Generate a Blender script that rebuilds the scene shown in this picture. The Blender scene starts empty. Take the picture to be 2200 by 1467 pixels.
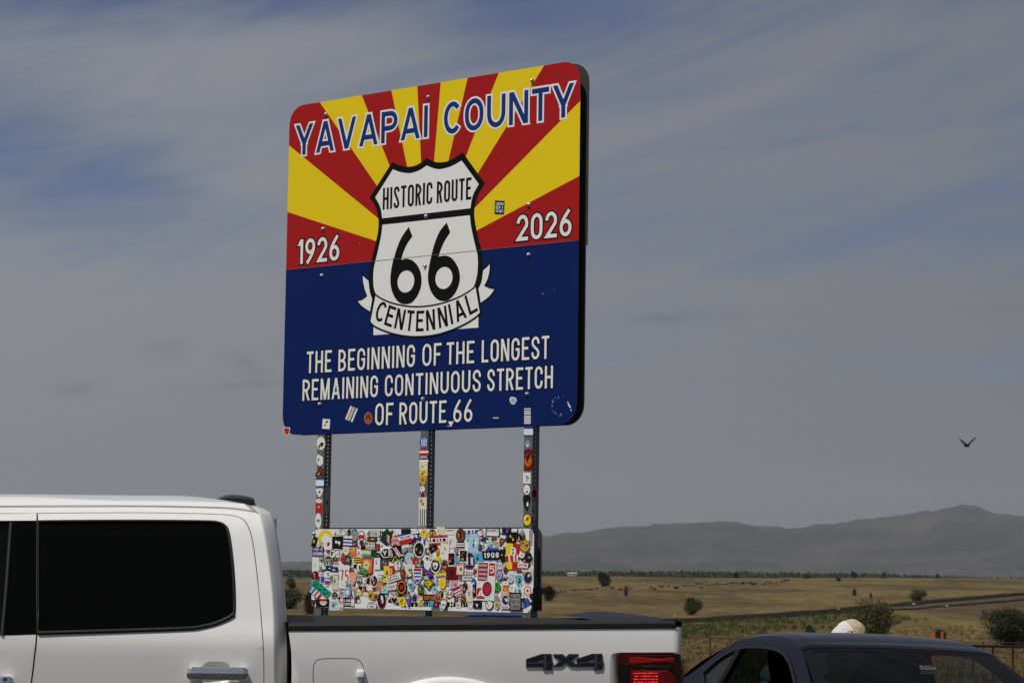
import bpy, bmesh, math, random
from mathutils import Vector, Matrix, noise
from mathutils.geometry import tessellate_polygon, delaunay_2d_cdt
C = bpy.context.scene
R_ = math.radians

# ------------------------------------------------------------------ camera
F, CX, CY, EYE = 5000.0, 1100.0, 733.5, 1.66        # focal length and centre in photo pixels, eye height
ROLL, PITCH = R_(0.78), math.atan((1233.0 - CY) / F)
FW = Vector((0, math.cos(PITCH), math.sin(PITCH)))
_r0 = Vector((1, 0, 0)); _u0 = _r0.cross(FW)
RT = _r0 * math.cos(ROLL) + _u0 * math.sin(ROLL)
UP = -_r0 * math.sin(ROLL) + _u0 * math.cos(ROLL)
CAM = Vector((0, 0, EYE))
cam = bpy.data.cameras.new('camera'); cam_o = bpy.data.objects.new('camera', cam)
C.collection.objects.link(cam_o)
cam_o.matrix_world = Matrix(((RT.x, UP.x, -FW.x, 0), (RT.y, UP.y, -FW.y, 0), (RT.z, UP.z, -FW.z, EYE), (0, 0, 0, 1)))
cam.sensor_width = 36.0; cam.lens = F / 2200.0 * 36.0
cam.clip_start = 0.1; cam.clip_end = 60000
cam.dof.use_dof = True; cam.dof.focus_distance = 13.2; cam.dof.aperture_fstop = 11
C.camera = cam_o

# ------------------------------------------------------------------ sun, sky, exposure
SUN_EL, SUN_AZ = R_(57), math.atan2(-0.303, -0.40)   # azimuth as atan2(x, y) of the direction to the sun
sun = bpy.data.lights.new('sun', 'SUN'); sun.energy = 3.0; sun.angle = R_(0.53); sun.color = (1.0, 0.955, 0.88)
sun_o = bpy.data.objects.new('sun', sun); C.collection.objects.link(sun_o)
S = Vector((math.sin(SUN_AZ) * math.cos(SUN_EL), math.cos(SUN_AZ) * math.cos(SUN_EL), math.sin(SUN_EL)))
sun_o.rotation_euler = S.to_track_quat('Z', 'Y').to_euler(); sun_o.location = (-20, -30, 60)

W = bpy.data.worlds.new('World'); C.world = W; W.use_nodes = True
nt = W.node_tree; nt.nodes.clear()
class G:
    """tiny node-graph helper"""
    def __init__(s, tree): s.t = tree
    def n(s, kind, **kw):
        nd = s.t.nodes.new(kind)
        for k, v in kw.items():
            if k == 'inp':
                for a, b in v.items(): s.put(nd.inputs[a], b)
            else: setattr(nd, k, v)
        return nd
    def put(s, sock, v):
        if isinstance(v, bpy.types.NodeSocket): s.t.links.new(v, sock)
        else: sock.default_value = v
    def m(s, op, a, b=0.0, c=None, clamp=False):
        nd = s.t.nodes.new('ShaderNodeMath'); nd.operation = op; nd.use_clamp = clamp
        s.put(nd.inputs[0], a); s.put(nd.inputs[1], b)
        if c is not None: s.put(nd.inputs[2], c)
        return nd.outputs[0]
    def mix(s, fac, a, b, mode='MIX'):
        nd = s.t.nodes.new('ShaderNodeMix'); nd.data_type = 'RGBA'; nd.blend_type = mode
        s.put(nd.inputs[0], fac); s.put(nd.inputs[6], a); s.put(nd.inputs[7], b)
        return nd.outputs[2]
    def ramp(s, fac, lo, hi):
        nd = s.t.nodes.new('ShaderNodeMapRange'); nd.interpolation_type = 'SMOOTHSTEP'
        s.put(nd.inputs[0], fac); nd.inputs[1].default_value = lo; nd.inputs[2].default_value = hi
        return nd.outputs[0]
    def noise(s, vec, scale, detail=4, rough=0.5, dist=0.0):
        nd = s.t.nodes.new('ShaderNodeTexNoise')
        if vec is not None: s.put(nd.inputs['Vector'], vec)
        nd.inputs['Scale'].default_value = scale; nd.inputs['Detail'].default_value = detail
        nd.inputs['Roughness'].default_value = rough; nd.inputs['Distortion'].default_value = dist
        return nd.outputs[0]
    def xyz(s, x, y, z):
        nd = s.t.nodes.new('ShaderNodeCombineXYZ')
        for i, v in enumerate((x, y, z)): s.put(nd.inputs[i], v)
        return nd.outputs[0]
g = G(nt)
sky = g.n('ShaderNodeTexSky', sky_type='NISHITA', sun_disc=False, sun_elevation=SUN_EL, sun_rotation=SUN_AZ,
          altitude=1600, air_density=1.0, dust_density=1.4, ozone_density=2.0)
tc = g.n('ShaderNodeTexCoord'); sp = g.n('ShaderNodeSeparateXYZ', inp={0: tc.outputs['Generated']})
dx, dy, dz = sp.outputs
zz = g.m('ADD', g.m('MAXIMUM', dz, 0.0), 0.10)
u = g.m('DIVIDE', dx, zz); v = g.m('DIVIDE', dy, zz)
# high thin cloud: a sheet of streaks drawn out by the wind, seen in perspective
st = g.xyz(g.m('ADD', g.m('MULTIPLY', u, 0.62), g.m('MULTIPLY', v, -0.30)), g.m('ADD', g.m('MULTIPLY', v, 0.95), g.m('MULTIPLY', u, 0.42)), 0.0)
n1 = g.noise(st, 0.85, 5, 0.52, 0.35)
n2 = g.noise(g.xyz(g.m('ADD', g.m('MULTIPLY', u, 1.2), g.m('MULTIPLY', v, 0.1)), g.m('ADD', g.m('MULTIPLY', v, 3.0), g.m('MULTIPLY', u, 1.4)), 3.7), 1.5, 6, 0.6, 0.8)
def blob(cx, cz, sx, sz, tilt=0.0):
    a = g.m('SUBTRACT', dx, cx); b = g.m('SUBTRACT', g.m('SUBTRACT', dz, cz), g.m('MULTIPLY', a, tilt))
    q = g.m('ADD', g.m('POWER', g.m('DIVIDE', a, sx), 2.0), g.m('POWER', g.m('DIVIDE', b, sz), 2.0))
    return g.m('POWER', 2.718, g.m('MULTIPLY', q, -1.0))
clear = None                                          # openings in the sheet where the blue shows
for args, wgt in (((-0.21, 0.170, 0.075, 0.026, -0.02), 0.62), ((-0.075, 0.243, 0.15, 0.016, 0.03), 0.33), ((0.13, 0.150, 0.15, 0.022, 0.05), 0.29),
                  ((-0.19, 0.238, 0.05, 0.02, 0.2), 0.18), ((0.03, 0.232, 0.06, 0.02, 0.0), 0.16), ((0.20, 0.195, 0.06, 0.012, 0.2), 0.12)):
    b = g.m('MULTIPLY', blob(*args), wgt); clear = b if clear is None else g.m('ADD', clear, b)
fa = g.m('ADD', g.m('MULTIPLY', dx, 0.955), g.m('MULTIPLY', dz, 0.295)); fb = g.m('SUBTRACT', g.m('MULTIPLY', dz, 0.955), g.m('MULTIPLY', dx, 0.295))
n3 = g.noise(g.xyz(g.m('MULTIPLY', fa, 7.0), g.m('MULTIPLY', fb, 38.0), 2.2), 1.0, 7, 0.62, 0.7)     # fibres rising to the right
dens = g.m('SUBTRACT', g.m('ADD', g.m('ADD', g.m('MULTIPLY', n1, 1.0), g.m('MULTIPLY', n2, 0.40)), g.m('MULTIPLY', n3, 0.98)), clear)
low = g.m('POWER', 2.718, g.m('MULTIPLY', g.m('MAXIMUM', dz, 0.0), -11.0))      # thicker veil towards the horizon
mask = g.ramp(g.m('ADD', dens, g.m('MULTIPLY', low, 0.75)), 0.60, 1.52)
puffs = None
for args in ((-0.148, 0.0925, 0.008, 0.0045, 0.1), (-0.112, 0.0865, 0.008, 0.005, -0.3), (-0.184, 0.075, 0.011, 0.003, 0.0), (-0.116, 0.0785, 0.022, 0.002, 0.05), (0.075, 0.1105, 0.03, 0.0022, 0.05), (0.21, 0.1135, 0.02, 0.0016, 0.0)):
    b = blob(*args); puffs = b if puffs is None else g.m('ADD', puffs, b)
puff = g.m('MULTIPLY', puffs, g.ramp(g.noise(g.xyz(g.m('MULTIPLY', dx, 90.0), g.m('MULTIPLY', dz, 170.0), 0.0), 1.0, 4, 0.6), 0.30, 0.70))
pale = None
for args in ((-0.205, 0.063, 0.02, 0.004, 0.05), (-0.165, 0.058, 0.02, 0.005, 0.0), (-0.03, 0.061, 0.03, 0.006, 0.02), (0.07, 0.058, 0.012, 0.004, 0.0)):
    b = blob(*args); pale = b if pale is None else g.m('ADD', pale, b)
pale = g.m('MULTIPLY', pale, g.ramp(g.noise(g.xyz(g.m('MULTIPLY', dx, 70.0), g.m('MULTIPLY', dz, 190.0), 9.0), 1.0, 4, 0.6), 0.40, 0.75))
SKYK = 0.62
blue = g.mix(1.0, sky.outputs[0], (0.60 * SKYK, 0.72 * SKYK, 0.98 * SKYK, 1), 'MULTIPLY')
white = g.mix(low, (3.12, 3.18, 3.36, 1), (1.93, 1.93, 1.91, 1))
side = g.m('MULTIPLY_ADD', dx, -0.85, 1.01); white = g.mix(1.0, white, g.xyz(side, side, side), 'MULTIPLY')
col = g.mix(g.m('MULTIPLY', mask, 0.93), blue, white)
col = g.mix(g.m('MULTIPLY', puff, 0.55), col, (1.50, 1.58, 1.78, 1))
col = g.mix(g.m('MULTIPLY', pale, 0.35), col, (2.60, 2.62, 2.62, 1))
bg = g.n('ShaderNodeBackground', inp={'Color': col, 'Strength': 0.08})
out = g.n('ShaderNodeOutputWorld'); nt.links.new(bg.outputs[0], out.inputs[0])
C.view_settings.view_transform = 'Standard'; C.view_settings.look = 'None'
C.view_settings.exposure = 0.0; C.view_settings.gamma = 1.0; C.view_settings.use_curve_mapping = False
C.cycles.use_denoising = True; C.cycles.max_bounces = 8; C.cycles.transparent_max_bounces = 16
C.cycles.volume_bounces = 0

# ------------------------------------------------------------------ helpers
def ray(px, py):
    return (FW + RT * ((px - CX) / F) - UP * ((py - CY) / F)).normalized()
def on_plane(px, py, P0, n):
    d = ray(px, py); return CAM + d * ((P0 - CAM).dot(n) / d.dot(n))
def at_depth(px, py, Y):
    return on_plane(px, py, Vector((0, Y, 0)), Vector((0, 1, 0)))
def srgb(r, g_, b):
    f = lambda c: (c / 255 / 12.92) if c / 255 <= 0.04045 else ((c / 255 + 0.055) / 1.055) ** 2.4
    return (f(r), f(g_), f(b), 1.0)
def mat(name, color, rough=0.5, metal=0.0, spec=0.5, coat=0.0, var=0.0, vscale=5.0, bump=0.0, bscale=40.0, emit=None, estr=0.0, coords='Object', detail=5):
    m = bpy.data.materials.new(name); m.use_nodes = True
    t = G(m.node_tree); p = m.node_tree.nodes['Principled BSDF']
    c = tuple(color) if len(color) == 4 else (*color, 1.0)
    p.inputs['Base Color'].default_value = c; p.inputs['Roughness'].default_value = rough
    p.inputs['Metallic'].default_value = metal; p.inputs['Specular IOR Level'].default_value = spec
    p.inputs['Coat Weight'].default_value = coat; p.inputs['Coat Roughness'].default_value = 0.06
    tcn = t.n('ShaderNodeTexCoord').outputs[coords]
    if var:
        nz = t.noise(tcn, vscale, detail, 0.6)
        k = t.m('MULTIPLY_ADD', nz, 2 * var, 1 - var)
        t.put(p.inputs['Base Color'], t.mix(1.0, c, t.xyz(k, k, k), 'MULTIPLY'))
    if bump:
        bn = t.n('ShaderNodeBump', inp={'Strength': bump, 'Distance': 0.02, 'Height': t.noise(tcn, bscale, 4)})
        t.put(p.inputs['Normal'], bn.outputs[0])
    if emit: p.inputs['Emission Color'].default_value = (*emit, 1.0); p.inputs['Emission Strength'].default_value = estr
    return m
def glass(name, tint, gloss=0.12, ggc=(1, 1, 1, 1)):
    m = bpy.data.materials.new(name); m.use_nodes = True
    t = G(m.node_tree); t.t.nodes.remove(t.t.nodes['Principled BSDF'])
    tr = t.n('ShaderNodeBsdfTransparent', inp={0: (*tint, 1)})
    gl = t.n('ShaderNodeBsdfGlossy', inp={0: ggc, 'Roughness': 0.02})
    fr = t.n('ShaderNodeFresnel', inp={'IOR': 1.45})
    mx = t.n('ShaderNodeMixShader', inp={0: t.m('MULTIPLY', fr.outputs[0], gloss, clamp=True), 1: tr.outputs[0], 2: gl.outputs[0]})
    t.t.links.new(mx.outputs[0], t.t.nodes['Material Output'].inputs[0])
    return m

class MB:
    """collects faces and links them as ONE mesh object"""
    def __init__(s): s.v = []; s.f = []; s.mi = []; s.sm = []
    def add(s, verts, faces, mi=0, smooth=False):
        o = len(s.v); s.v += [tuple(p) for p in verts]
        for f in faces: s.f.append(tuple(i + o for i in f)); s.mi.append(mi); s.sm.append(smooth)
    def grid(s, P, mi=0, smooth=True, closed_u=False, closed_v=False, flip=False):
        nu, nv = len(P), len(P[0]); vs = [p for r in P for p in r]; fs = []
        for i in range(nu if closed_u else nu - 1):
            for j in range(nv if closed_v else nv - 1):
                q = (i * nv + j, ((i + 1) % nu) * nv + j, ((i + 1) % nu) * nv + (j + 1) % nv, i * nv + (j + 1) % nv)
                fs.append(q[::-1] if flip else q)
        s.add(vs, fs, mi, smooth)
    def box(s, c, d, mi=0, rot=None):
        vs = []
        for x in (-1, 1):
            for y in (-1, 1):
                for z in (-1, 1):
                    p = Vector((x * d[0] / 2, y * d[1] / 2, z * d[2] / 2))
                    if rot is not None: p = rot @ p
                    vs.append(p + Vector(c))
        s.add(vs, [(0, 1, 3, 2), (4, 6, 7, 5), (0, 4, 5, 1), (2, 3, 7, 6), (0, 2, 6, 4), (1, 5, 7, 3)], mi)
    def tube(s, pts, r, n=8, mi=0, caps=True, smooth=True):
        pts = [Vector(p) for p in pts]; rs = r if isinstance(r, (list, tuple)) else [r] * len(pts)
        rings = []
        for i, p in enumerate(pts):
            t = (pts[min(i + 1, len(pts) - 1)] - pts[max(i - 1, 0)]).normalized()
            a = t.cross(Vector((0, 0, 1)))
            if a.length < 1e-3: a = t.cross(Vector((0, 1, 0)))
            a.normalize(); b = t.cross(a)
            rings.append([p + (a * math.cos(2 * math.pi * k / n) + b * math.sin(2 * math.pi * k / n)) * rs[i] for k in range(n)])
        s.grid(rings, mi, smooth, closed_v=True)
        if caps:
            s.add(rings[0], [tuple(range(n))], mi); s.add(rings[-1], [tuple(range(n))[::-1]], mi)
    def lathe(s, prof, o, ax, ref, n=24, mi=0, smooth=True):
        """prof: (radius, along) pairs revolved about ax through o"""
        ax = Vector(ax).normalized(); a = Vector(ref); b = ax.cross(a); o = Vector(o)
        P = [[o + ax * h + (a * math.cos(2 * math.pi * k / n) + b * math.sin(2 * math.pi * k / n)) * r for k in range(n)] for r, h in prof]
        s.grid(P, mi, smooth, closed_v=True)
    def poly(s, pts2, fn, mi=0, h=0.0, holes=(), thick=0.0):
        """a flat filled outline; fn(x, y, h) places it; thick adds a rim going back"""
        loops = [list(pts2)] + [list(q) for q in holes]
        vs = [fn(p[0], p[1], h) for L in loops for p in L]
        tri = tessellate_polygon([[Vector((p[0], p[1], 0)) for p in L] for L in loops])
        n = (Vector(vs[tri[0][1]]) - Vector(vs[tri[0][0]])).cross(Vector(vs[tri[0][2]]) - Vector(vs[tri[0][0]]))
        s.add(vs, tri, mi)
        if thick:
            o = 0
            for L in loops:
                k = len(L); fr = [fn(p[0], p[1], h) for p in L]; bk = [fn(p[0], p[1], h - thick) for p in L]
                s.add(fr + bk, [(i, (i + 1) % k, k + (i + 1) % k, k + i) for i in range(k)], mi)
    def build(s, name, mats, parent=None, origin=None, merge=False):
        """origin: world place of the top-level thing this mesh belongs to"""
        o = Vector(origin) if origin is not None else Vector((0, 0, 0))
        me = bpy.data.meshes.new(name)
        me.from_pydata([(p[0] - o.x, p[1] - o.y, p[2] - o.z) for p in s.v], [], s.f)
        for m in (mats if isinstance(mats, (list, tuple)) else [mats]): me.materials.append(m)
        me.polygons.foreach_set('material_index', s.mi); me.polygons.foreach_set('use_smooth', s.sm)
        bm = bmesh.new(); bm.from_mesh(me)
        if merge: bmesh.ops.remove_doubles(bm, verts=bm.verts, dist=merge if isinstance(merge, float) else 1e-5)
        bmesh.ops.recalc_face_normals(bm, faces=bm.faces) if merge else None
        bm.to_mesh(me); bm.free(); me.update()
        ob = bpy.data.objects.new(name, me); C.collection.objects.link(ob)
        if parent is not None: ob.parent = parent
        else: ob.location = o
        return ob
def tag(o, label=None, cat=None, group=None, kind=None):
    for k, v in (('label', label), ('category', cat), ('group', group), ('kind', kind)):
        if v: o[k] = v
    return o
def thing(name, loc, label, cat, group=None):
    o = bpy.data.objects.new(name, None); C.collection.objects.link(o); o.location = loc
    o.empty_display_size = 0.2
    return tag(o, label, cat, group)
def crom(pts, n=6, closed=False):
    """Catmull-Rom through 2-D points"""
    P = [Vector(p) for p in pts]; out = []; k = len(P)
    for i in range(k if closed else k - 1):
        a = P[(i - 1) % k] if closed or i > 0 else P[0]; b = P[i]; c = P[(i + 1) % k]
        d = P[(i + 2) % k] if closed or i + 2 < k else P[-1]
        for j in range(n):
            t = j / n
            q = 0.5 * ((2 * b) + (c - a) * t + (2 * a - 5 * b + 4 * c - d) * t * t + (3 * b - a - 3 * c + d) * t ** 3)
            out.append(tuple(q))
    if not closed: out.append(tuple(P[-1]))
    return out
def lerp(tab, x):
    if x <= tab[0][0]: return tab[0][1]
    for (a, b), (c, d) in zip(tab, tab[1:]):
        if x <= c: return b + (d - b) * (x - a) / (c - a)
    return tab[-1][1]
def inside(p, poly):
    r = False; n = len(poly)
    for i in range(n):
        a, b = poly[i], poly[i - 1]
        if (a[1] > p[1]) != (b[1] > p[1]) and p[0] < (b[0] - a[0]) * (p[1] - a[1]) / (b[1] - a[1]) + a[0]: r = not r
    return r
def skin_panel(mb, outline, fn, step, holes=(), mi=0, thick=0.02, inward=None):
    """a curved sheet cut to an outline: fn(x, z, h) places a point h behind the surface"""
    xs = [p[0] for p in outline]; zs = [p[1] for p in outline]
    pts = []; edges = []
    for L in [outline] + list(holes):
        o = len(pts); pts += [Vector(p) for p in L]; edges += [(o + i, o + (i + 1) % len(L)) for i in range(len(L))]
    nx = int((max(xs) - min(xs)) / step); nz = int((max(zs) - min(zs)) / step)
    for i in range(nx + 1):
        for j in range(nz + 1):
            p = (min(xs) + (i + .5) * step, min(zs) + (j + .5) * step)
            if inside(p, outline) and not any(inside(p, h) for h in holes): pts.append(Vector(p))
    V, E, Fc, *_ = delaunay_2d_cdt(pts, edges, [], 0, 1e-5)
    keep = []
    for f in Fc:
        c = sum((V[i] for i in f), Vector((0, 0))) / len(f)
        if inside(c, outline) and not any(inside(c, h) for h in holes): keep.append(f)
    mb.add([fn(p.x, p.y, 0) for p in V], keep, mi, True)
    for L in [outline] + list(holes):
        k = len(L)
        mb.add([fn(p[0], p[1], 0) for p in L] + [fn(p[0], p[1], thick) for p in L], [(i, (i + 1) % k, k + (i + 1) % k, k + i) for i in range(k)], mi)
# ------------------------------------------------------------------ ground
# the berm of the railway that crosses the field: (x, y, ground z, height)
PROF = [(-60, 0.2), (0, 0.0), (25, -0.15), (40, -0.42), (60, -1.05), (90, -1.75), (125, -2.45), (160, -2.95), (200, -3.25), (240, -3.4), (300, -3.4), (360, -3.1), (500, -1.75), (650, -0.5), (800, 0.55), (850, 0.8), (950, -0.6), (1300, -14), (2200, -30), (5000, -42), (16000, -60)]
def ground_z(x, y):
    z = lerp(PROF, y)
    a = x / max(y, 60)
    k = min(1, max(0, (y - 330) / 450)) * (1 if y < 870 else max(0, 1 - (y - 870) / 500))
    z += k * lerp([(-.4, -1.6), (-.09, -1.7), (0.0, 0.15), (.02, .45), (.12, 1.0), (.22, 1.75), (.6, 3.0)], a)
    if y > 27:
        amp = min(1.0, (y - 27) / 40)
        z += amp * 0.16 * noise.noise(Vector((x * .09, y * .05, 1.3))) + amp * 0.35 * noise.noise(Vector((x * .015, y * .012, 7.7)))
    return z
BERM = []
for px, py, h in ((-900, 1392, .15), (0, 1376, .15), (620, 1364, .16), (1160, 1347, .18), (1450, 1334, .20), (1580, 1328, .22), (1700, 1321, .25), (1800, 1314.5, .34), (1880, 1310, .62), (1960, 1305, .80), (2080, 1296, 1.0), (2200, 1287, 1.15), (2400, 1272, 1.25), (2800, 1258, 1.3)):
    d = ray(px, py); Y = 60.0                             # where the line of sight meets the ground
    while Y < 900 and (CAM + d * (Y / d.y)).z > ground_z(d.x / d.y * Y, Y): Y += .5
    BERM.append((d.x / d.y * Y, Y, 0, h))
def berm_y(x): return lerp([(b[0], b[1]) for b in BERM], x)
rows = [-40, -20, -8]; y = 0.0
while y < 16000:
    rows.append(y); y += max(1.5, abs(y) * 0.022)
NX = 150
mb = MB(); P = []
for y in rows:
    w = 45 + 0.75 * max(y, 0)
    P.append([(w * (1.25 * t ** 3 * .55 + t * .45), y) for t in [2 * i / NX - 1 for i in range(NX + 1)]])
mb.grid([[(x, y, ground_z(x, y)) for x, y in r] for r in P], 0, True, flip=True)
gm = bpy.data.materials.new('dry_grassland'); gm.use_nodes = True
t = G(gm.node_tree); bs = gm.node_tree.nodes['Principled BSDF']; bs.inputs['Roughness'].default_value = 0.95; bs.inputs['Specular IOR Level'].default_value = 0.03
geo = t.n('ShaderNodeNewGeometry'); pos = geo.outputs['Position']; sx = t.n('ShaderNodeSeparateXYZ', inp={0: pos}); py_ = sx.outputs[1]
att = t.n('ShaderNodeAttribute', attribute_name='cover'); asep = t.n('ShaderNodeSeparateXYZ', inp={0: att.outputs['Vector']})
stretch = t.n('ShaderNodeMapping', inp={0: pos, 'Scale': (0.35, 0.11, 1.0)}).outputs[0]
big = t.noise(stretch, 0.085, 5, 0.6); mid = t.noise(stretch, 0.9, 6, 0.65); fine = t.noise(pos, 6.0, 5, 0.7)
straw = t.mix(t.ramp(mid, .32, .68), (.118, .086, .034, 1), (.200, .150, .066, 1))
brown = t.mix(t.ramp(mid, .35, .65), (.068, .049, .026, 1), (.116, .086, .046, 1))
c0 = t.mix(t.ramp(big, .40, .58), brown, straw)
green = t.mix(t.ramp(t.noise(pos, .55, 5, .65), .38, .62), (.026, .036, .010, 1), (.090, .086, .030, 1))
c0 = t.mix(asep.outputs[0], c0, green)
dirt = t.mix(t.ramp(t.noise(pos, .9, 6, .7), .38, .62), (.050, .037, .025, 1), (.180, .138, .090, 1))
c0 = t.mix(asep.outputs[1], c0, dirt)
asph = t.mix(fine, (.035, .034, .033, 1), (.075, .073, .070, 1))
c0 = t.mix(asep.outputs[2], c0, asph)
k = t.m('MULTIPLY_ADD', fine, .5, .75)
t.put(bs.inputs['Base Color'], t.mix(1.0, c0, t.xyz(k, k, k), 'MULTIPLY'))
bmp = t.n('ShaderNodeBump', inp={'Strength': 0.6, 'Distance': 0.15, 'Height': t.noise(pos, 2.5, 6, .7)}); t.put(bs.inputs['Normal'], bmp.outputs[0])
ground = mb.build('ground', gm); tag(ground, kind='structure')
me = ground.data; a = me.attributes.new('cover', 'FLOAT_VECTOR', 'POINT'); vals = []
for v in me.vertices:
    x, y, z = v.co
    by = berm_y(x); d = by - y
    nz = noise.noise(Vector((x * .05, y * .04, 3.0)))
    gr = max(0, min(1, (d + 4) / 6)) * max(0, min(1, (62 + 26 * nz - d) / 20)) * (1 if x < 45 else max(0, 1 - (x - 45) / 12)) * (.65 + .6 * noise.noise(Vector((x * .11, y * .06, 9.0))))
    dr = max(0, min(1, (104 + 22 * nz - y) / 28)) * (.62 + .45 * noise.noise(Vector((x * .16, y * .07, 4.0))))
    la = 1.0 if y < 27 else 0.0
    vals += [max(0, min(1, gr)), max(0, min(1, dr)), la]
a.data.foreach_set('vector', vals)

# railway berm
bal = mat('ballast', (.095, .080, .056), .95, spec=.03, var=.45, vscale=.9, coords='Object'); dark = mat('dark_rock', (.026, .021, .017), .95, spec=.03, var=.5, vscale=.6)
mb = MB(); secs = []
for i in range(len(BERM) - 1):
    for j in range(16):
        k = j / 16; secs.append([BERM[i][q] * (1 - k) + BERM[i + 1][q] * k for q in range(4)])
A_, B_, C_ = [], [], []
for i, (x, y, z, h) in enumerate(secs):
    x2, y2 = secs[min(i + 1, len(secs) - 1)][:2]; x1, y1 = secs[max(i - 1, 0)][:2]
    t = Vector((x2 - x1, y2 - y1, 0)).normalized(); n = Vector((t.y, -t.x, 0))
    z = ground_z(x, y); w = 1 + .3 * noise.noise(Vector((i * .7, 0, 0))); hh = h * (1 + .12 * noise.noise(Vector((i * .9, 5, 0))))
    o = Vector((x, y, z))
    A_.append([o + n * (2.6 + h) + Vector((0, 0, -.5)), o + n * (2.5 + h * .5) + Vector((0, 0, .30 * h * w + .02))])
    B_.append([A_[-1][1], o + n * 2.0 + Vector((0, 0, .80 * hh))])
    C_.append([B_[-1][1], o + n * 1.9 + Vector((0, 0, hh + .10)), o - n * 1.9 + Vector((0, 0, hh + .06)), o - n * 4.4 + Vector((0, 0, -.5))])
nb = 16 * 7 + 8
mb.grid(A_, 1); mb.grid(B_[:nb + 1], 1); mb.grid(B_[nb:], 0); mb.grid(C_, 1)
berm = mb.build('railway_embankment', [bal, dark]); tag(berm, kind='structure')

# far hills
hm = bpy.data.materials.new('scrub_hillside'); hm.use_nodes = True
t = G(hm.node_tree); bs = hm.node_tree.nodes['Principled BSDF']; bs.inputs['Roughness'].default_value = 1; bs.inputs['Specular IOR Level'].default_value = 0
pos = t.n('ShaderNodeNewGeometry').outputs['Position']
n1 = t.noise(pos, .0022, 6, .6); n2 = t.noise(pos, .02, 5, .7)
t.put(bs.inputs['Base Color'], t.mix(t.ramp(t.m('ADD', t.m('MULTIPLY', n1, .6), t.m('MULTIPLY', n2, .4)), .40, .60), (.009, .012, .010, 1), (.066, .052, .038, 1)))
RIDGE = [(-800, 1190), (-300, 1185), (100, 1196), (420, 1207), (640, 1204), (760, 1196), (900, 1178), (1040, 1160), (1175, 1148), (1250, 1139), (1350, 1130), (1450, 1123.5), (1565, 1121), (1640, 1130), (1700, 1135), (1760, 1128), (1850, 1115), (1950, 1106), (2000, 1098), (2035, 1090), (2065, 1086), (2095, 1089), (2140, 1102), (2200, 1106), (2350, 1120), (2600, 1100), (3100, 1150)]
FOOT = [(-800, 1215), (400, 1222), (640, 1216), (900, 1214), (1175, 1212), (1300, 1200), (1450, 1207), (1560, 1190), (1700, 1196), (1850, 1210), (2000, 1188), (2200, 1172), (2500, 1190), (3100, 1200)]
def hills(name, tab, D, depth, seed):
    mb = MB(); P = []
    xs = [-800 + i * 15 for i in range(261)]
    for j in range(34):
        q = j / 33; y = D - depth + q * 1.7 * depth
        f = math.sin(min(1, q * 1.7) * math.pi / 2) ** 1.5 if q < .588 else max(0, math.cos((q - .588) / .412 * math.pi / 2))
        row = []
        for px in xs:
            top = at_depth(px, lerp(tab, px), D)
            base = -55.0
            h = top.z - base
            x = top.x * (y / D)
            gully = 1 + (.16 * noise.noise(Vector((px * .018, y * .0011, seed))) + .10 * noise.noise(Vector((px * .05, y * .003, seed + 5)))) * min(1, 3 * abs(q - .588) + .12)
            row.append((x, y, base - 6 + h * f * gully + 6 * noise.noise(Vector((px * .05, y * .004, seed))) * min(1, f * 3) * .8))
        P.append(row)
    mb.grid(P, 0, True, flip=True)
    tag(mb.build(name, hm), kind='structure')
hills('hills', RIDGE, 11500, 4200, 2.0)
hills('foothills', FOOT, 9300, 2000, 11.0)

# ------------------------------------------------------------------ bushes and trees
def leaf_mat(name, a, b):
    m = bpy.data.materials.new(name); m.use_nodes = True
    t = G(m.node_tree); p = m.node_tree.nodes['Principled BSDF']; p.inputs['Roughness'].default_value = .8; p.inputs['Specular IOR Level'].default_value = .05
    at = t.n('ShaderNodeAttribute', attribute_name='tone')
    oi = t.n('ShaderNodeObjectInfo').outputs['Random']; k = t.m('MULTIPLY_ADD', oi, .35, .82)
    t.put(p.inputs['Base Color'], t.mix(1.0, t.mix(at.outputs['Fac'], (*a, 1), (*b, 1)), t.xyz(k, k, k), 'MULTIPLY'))
    return m
JUN = leaf_mat('juniper_needles', (.020, .026, .012), (.055, .060, .028))
SCR = leaf_mat('scrub_leaves', (.030, .036, .015), (.085, .085, .036))
LEAF = leaf_mat('broad_leaves', (.040, .048, .018), (.110, .112, .045))
BARK = mat('bark', (.055, .042, .032), .95, var=.4, vscale=8)
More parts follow.
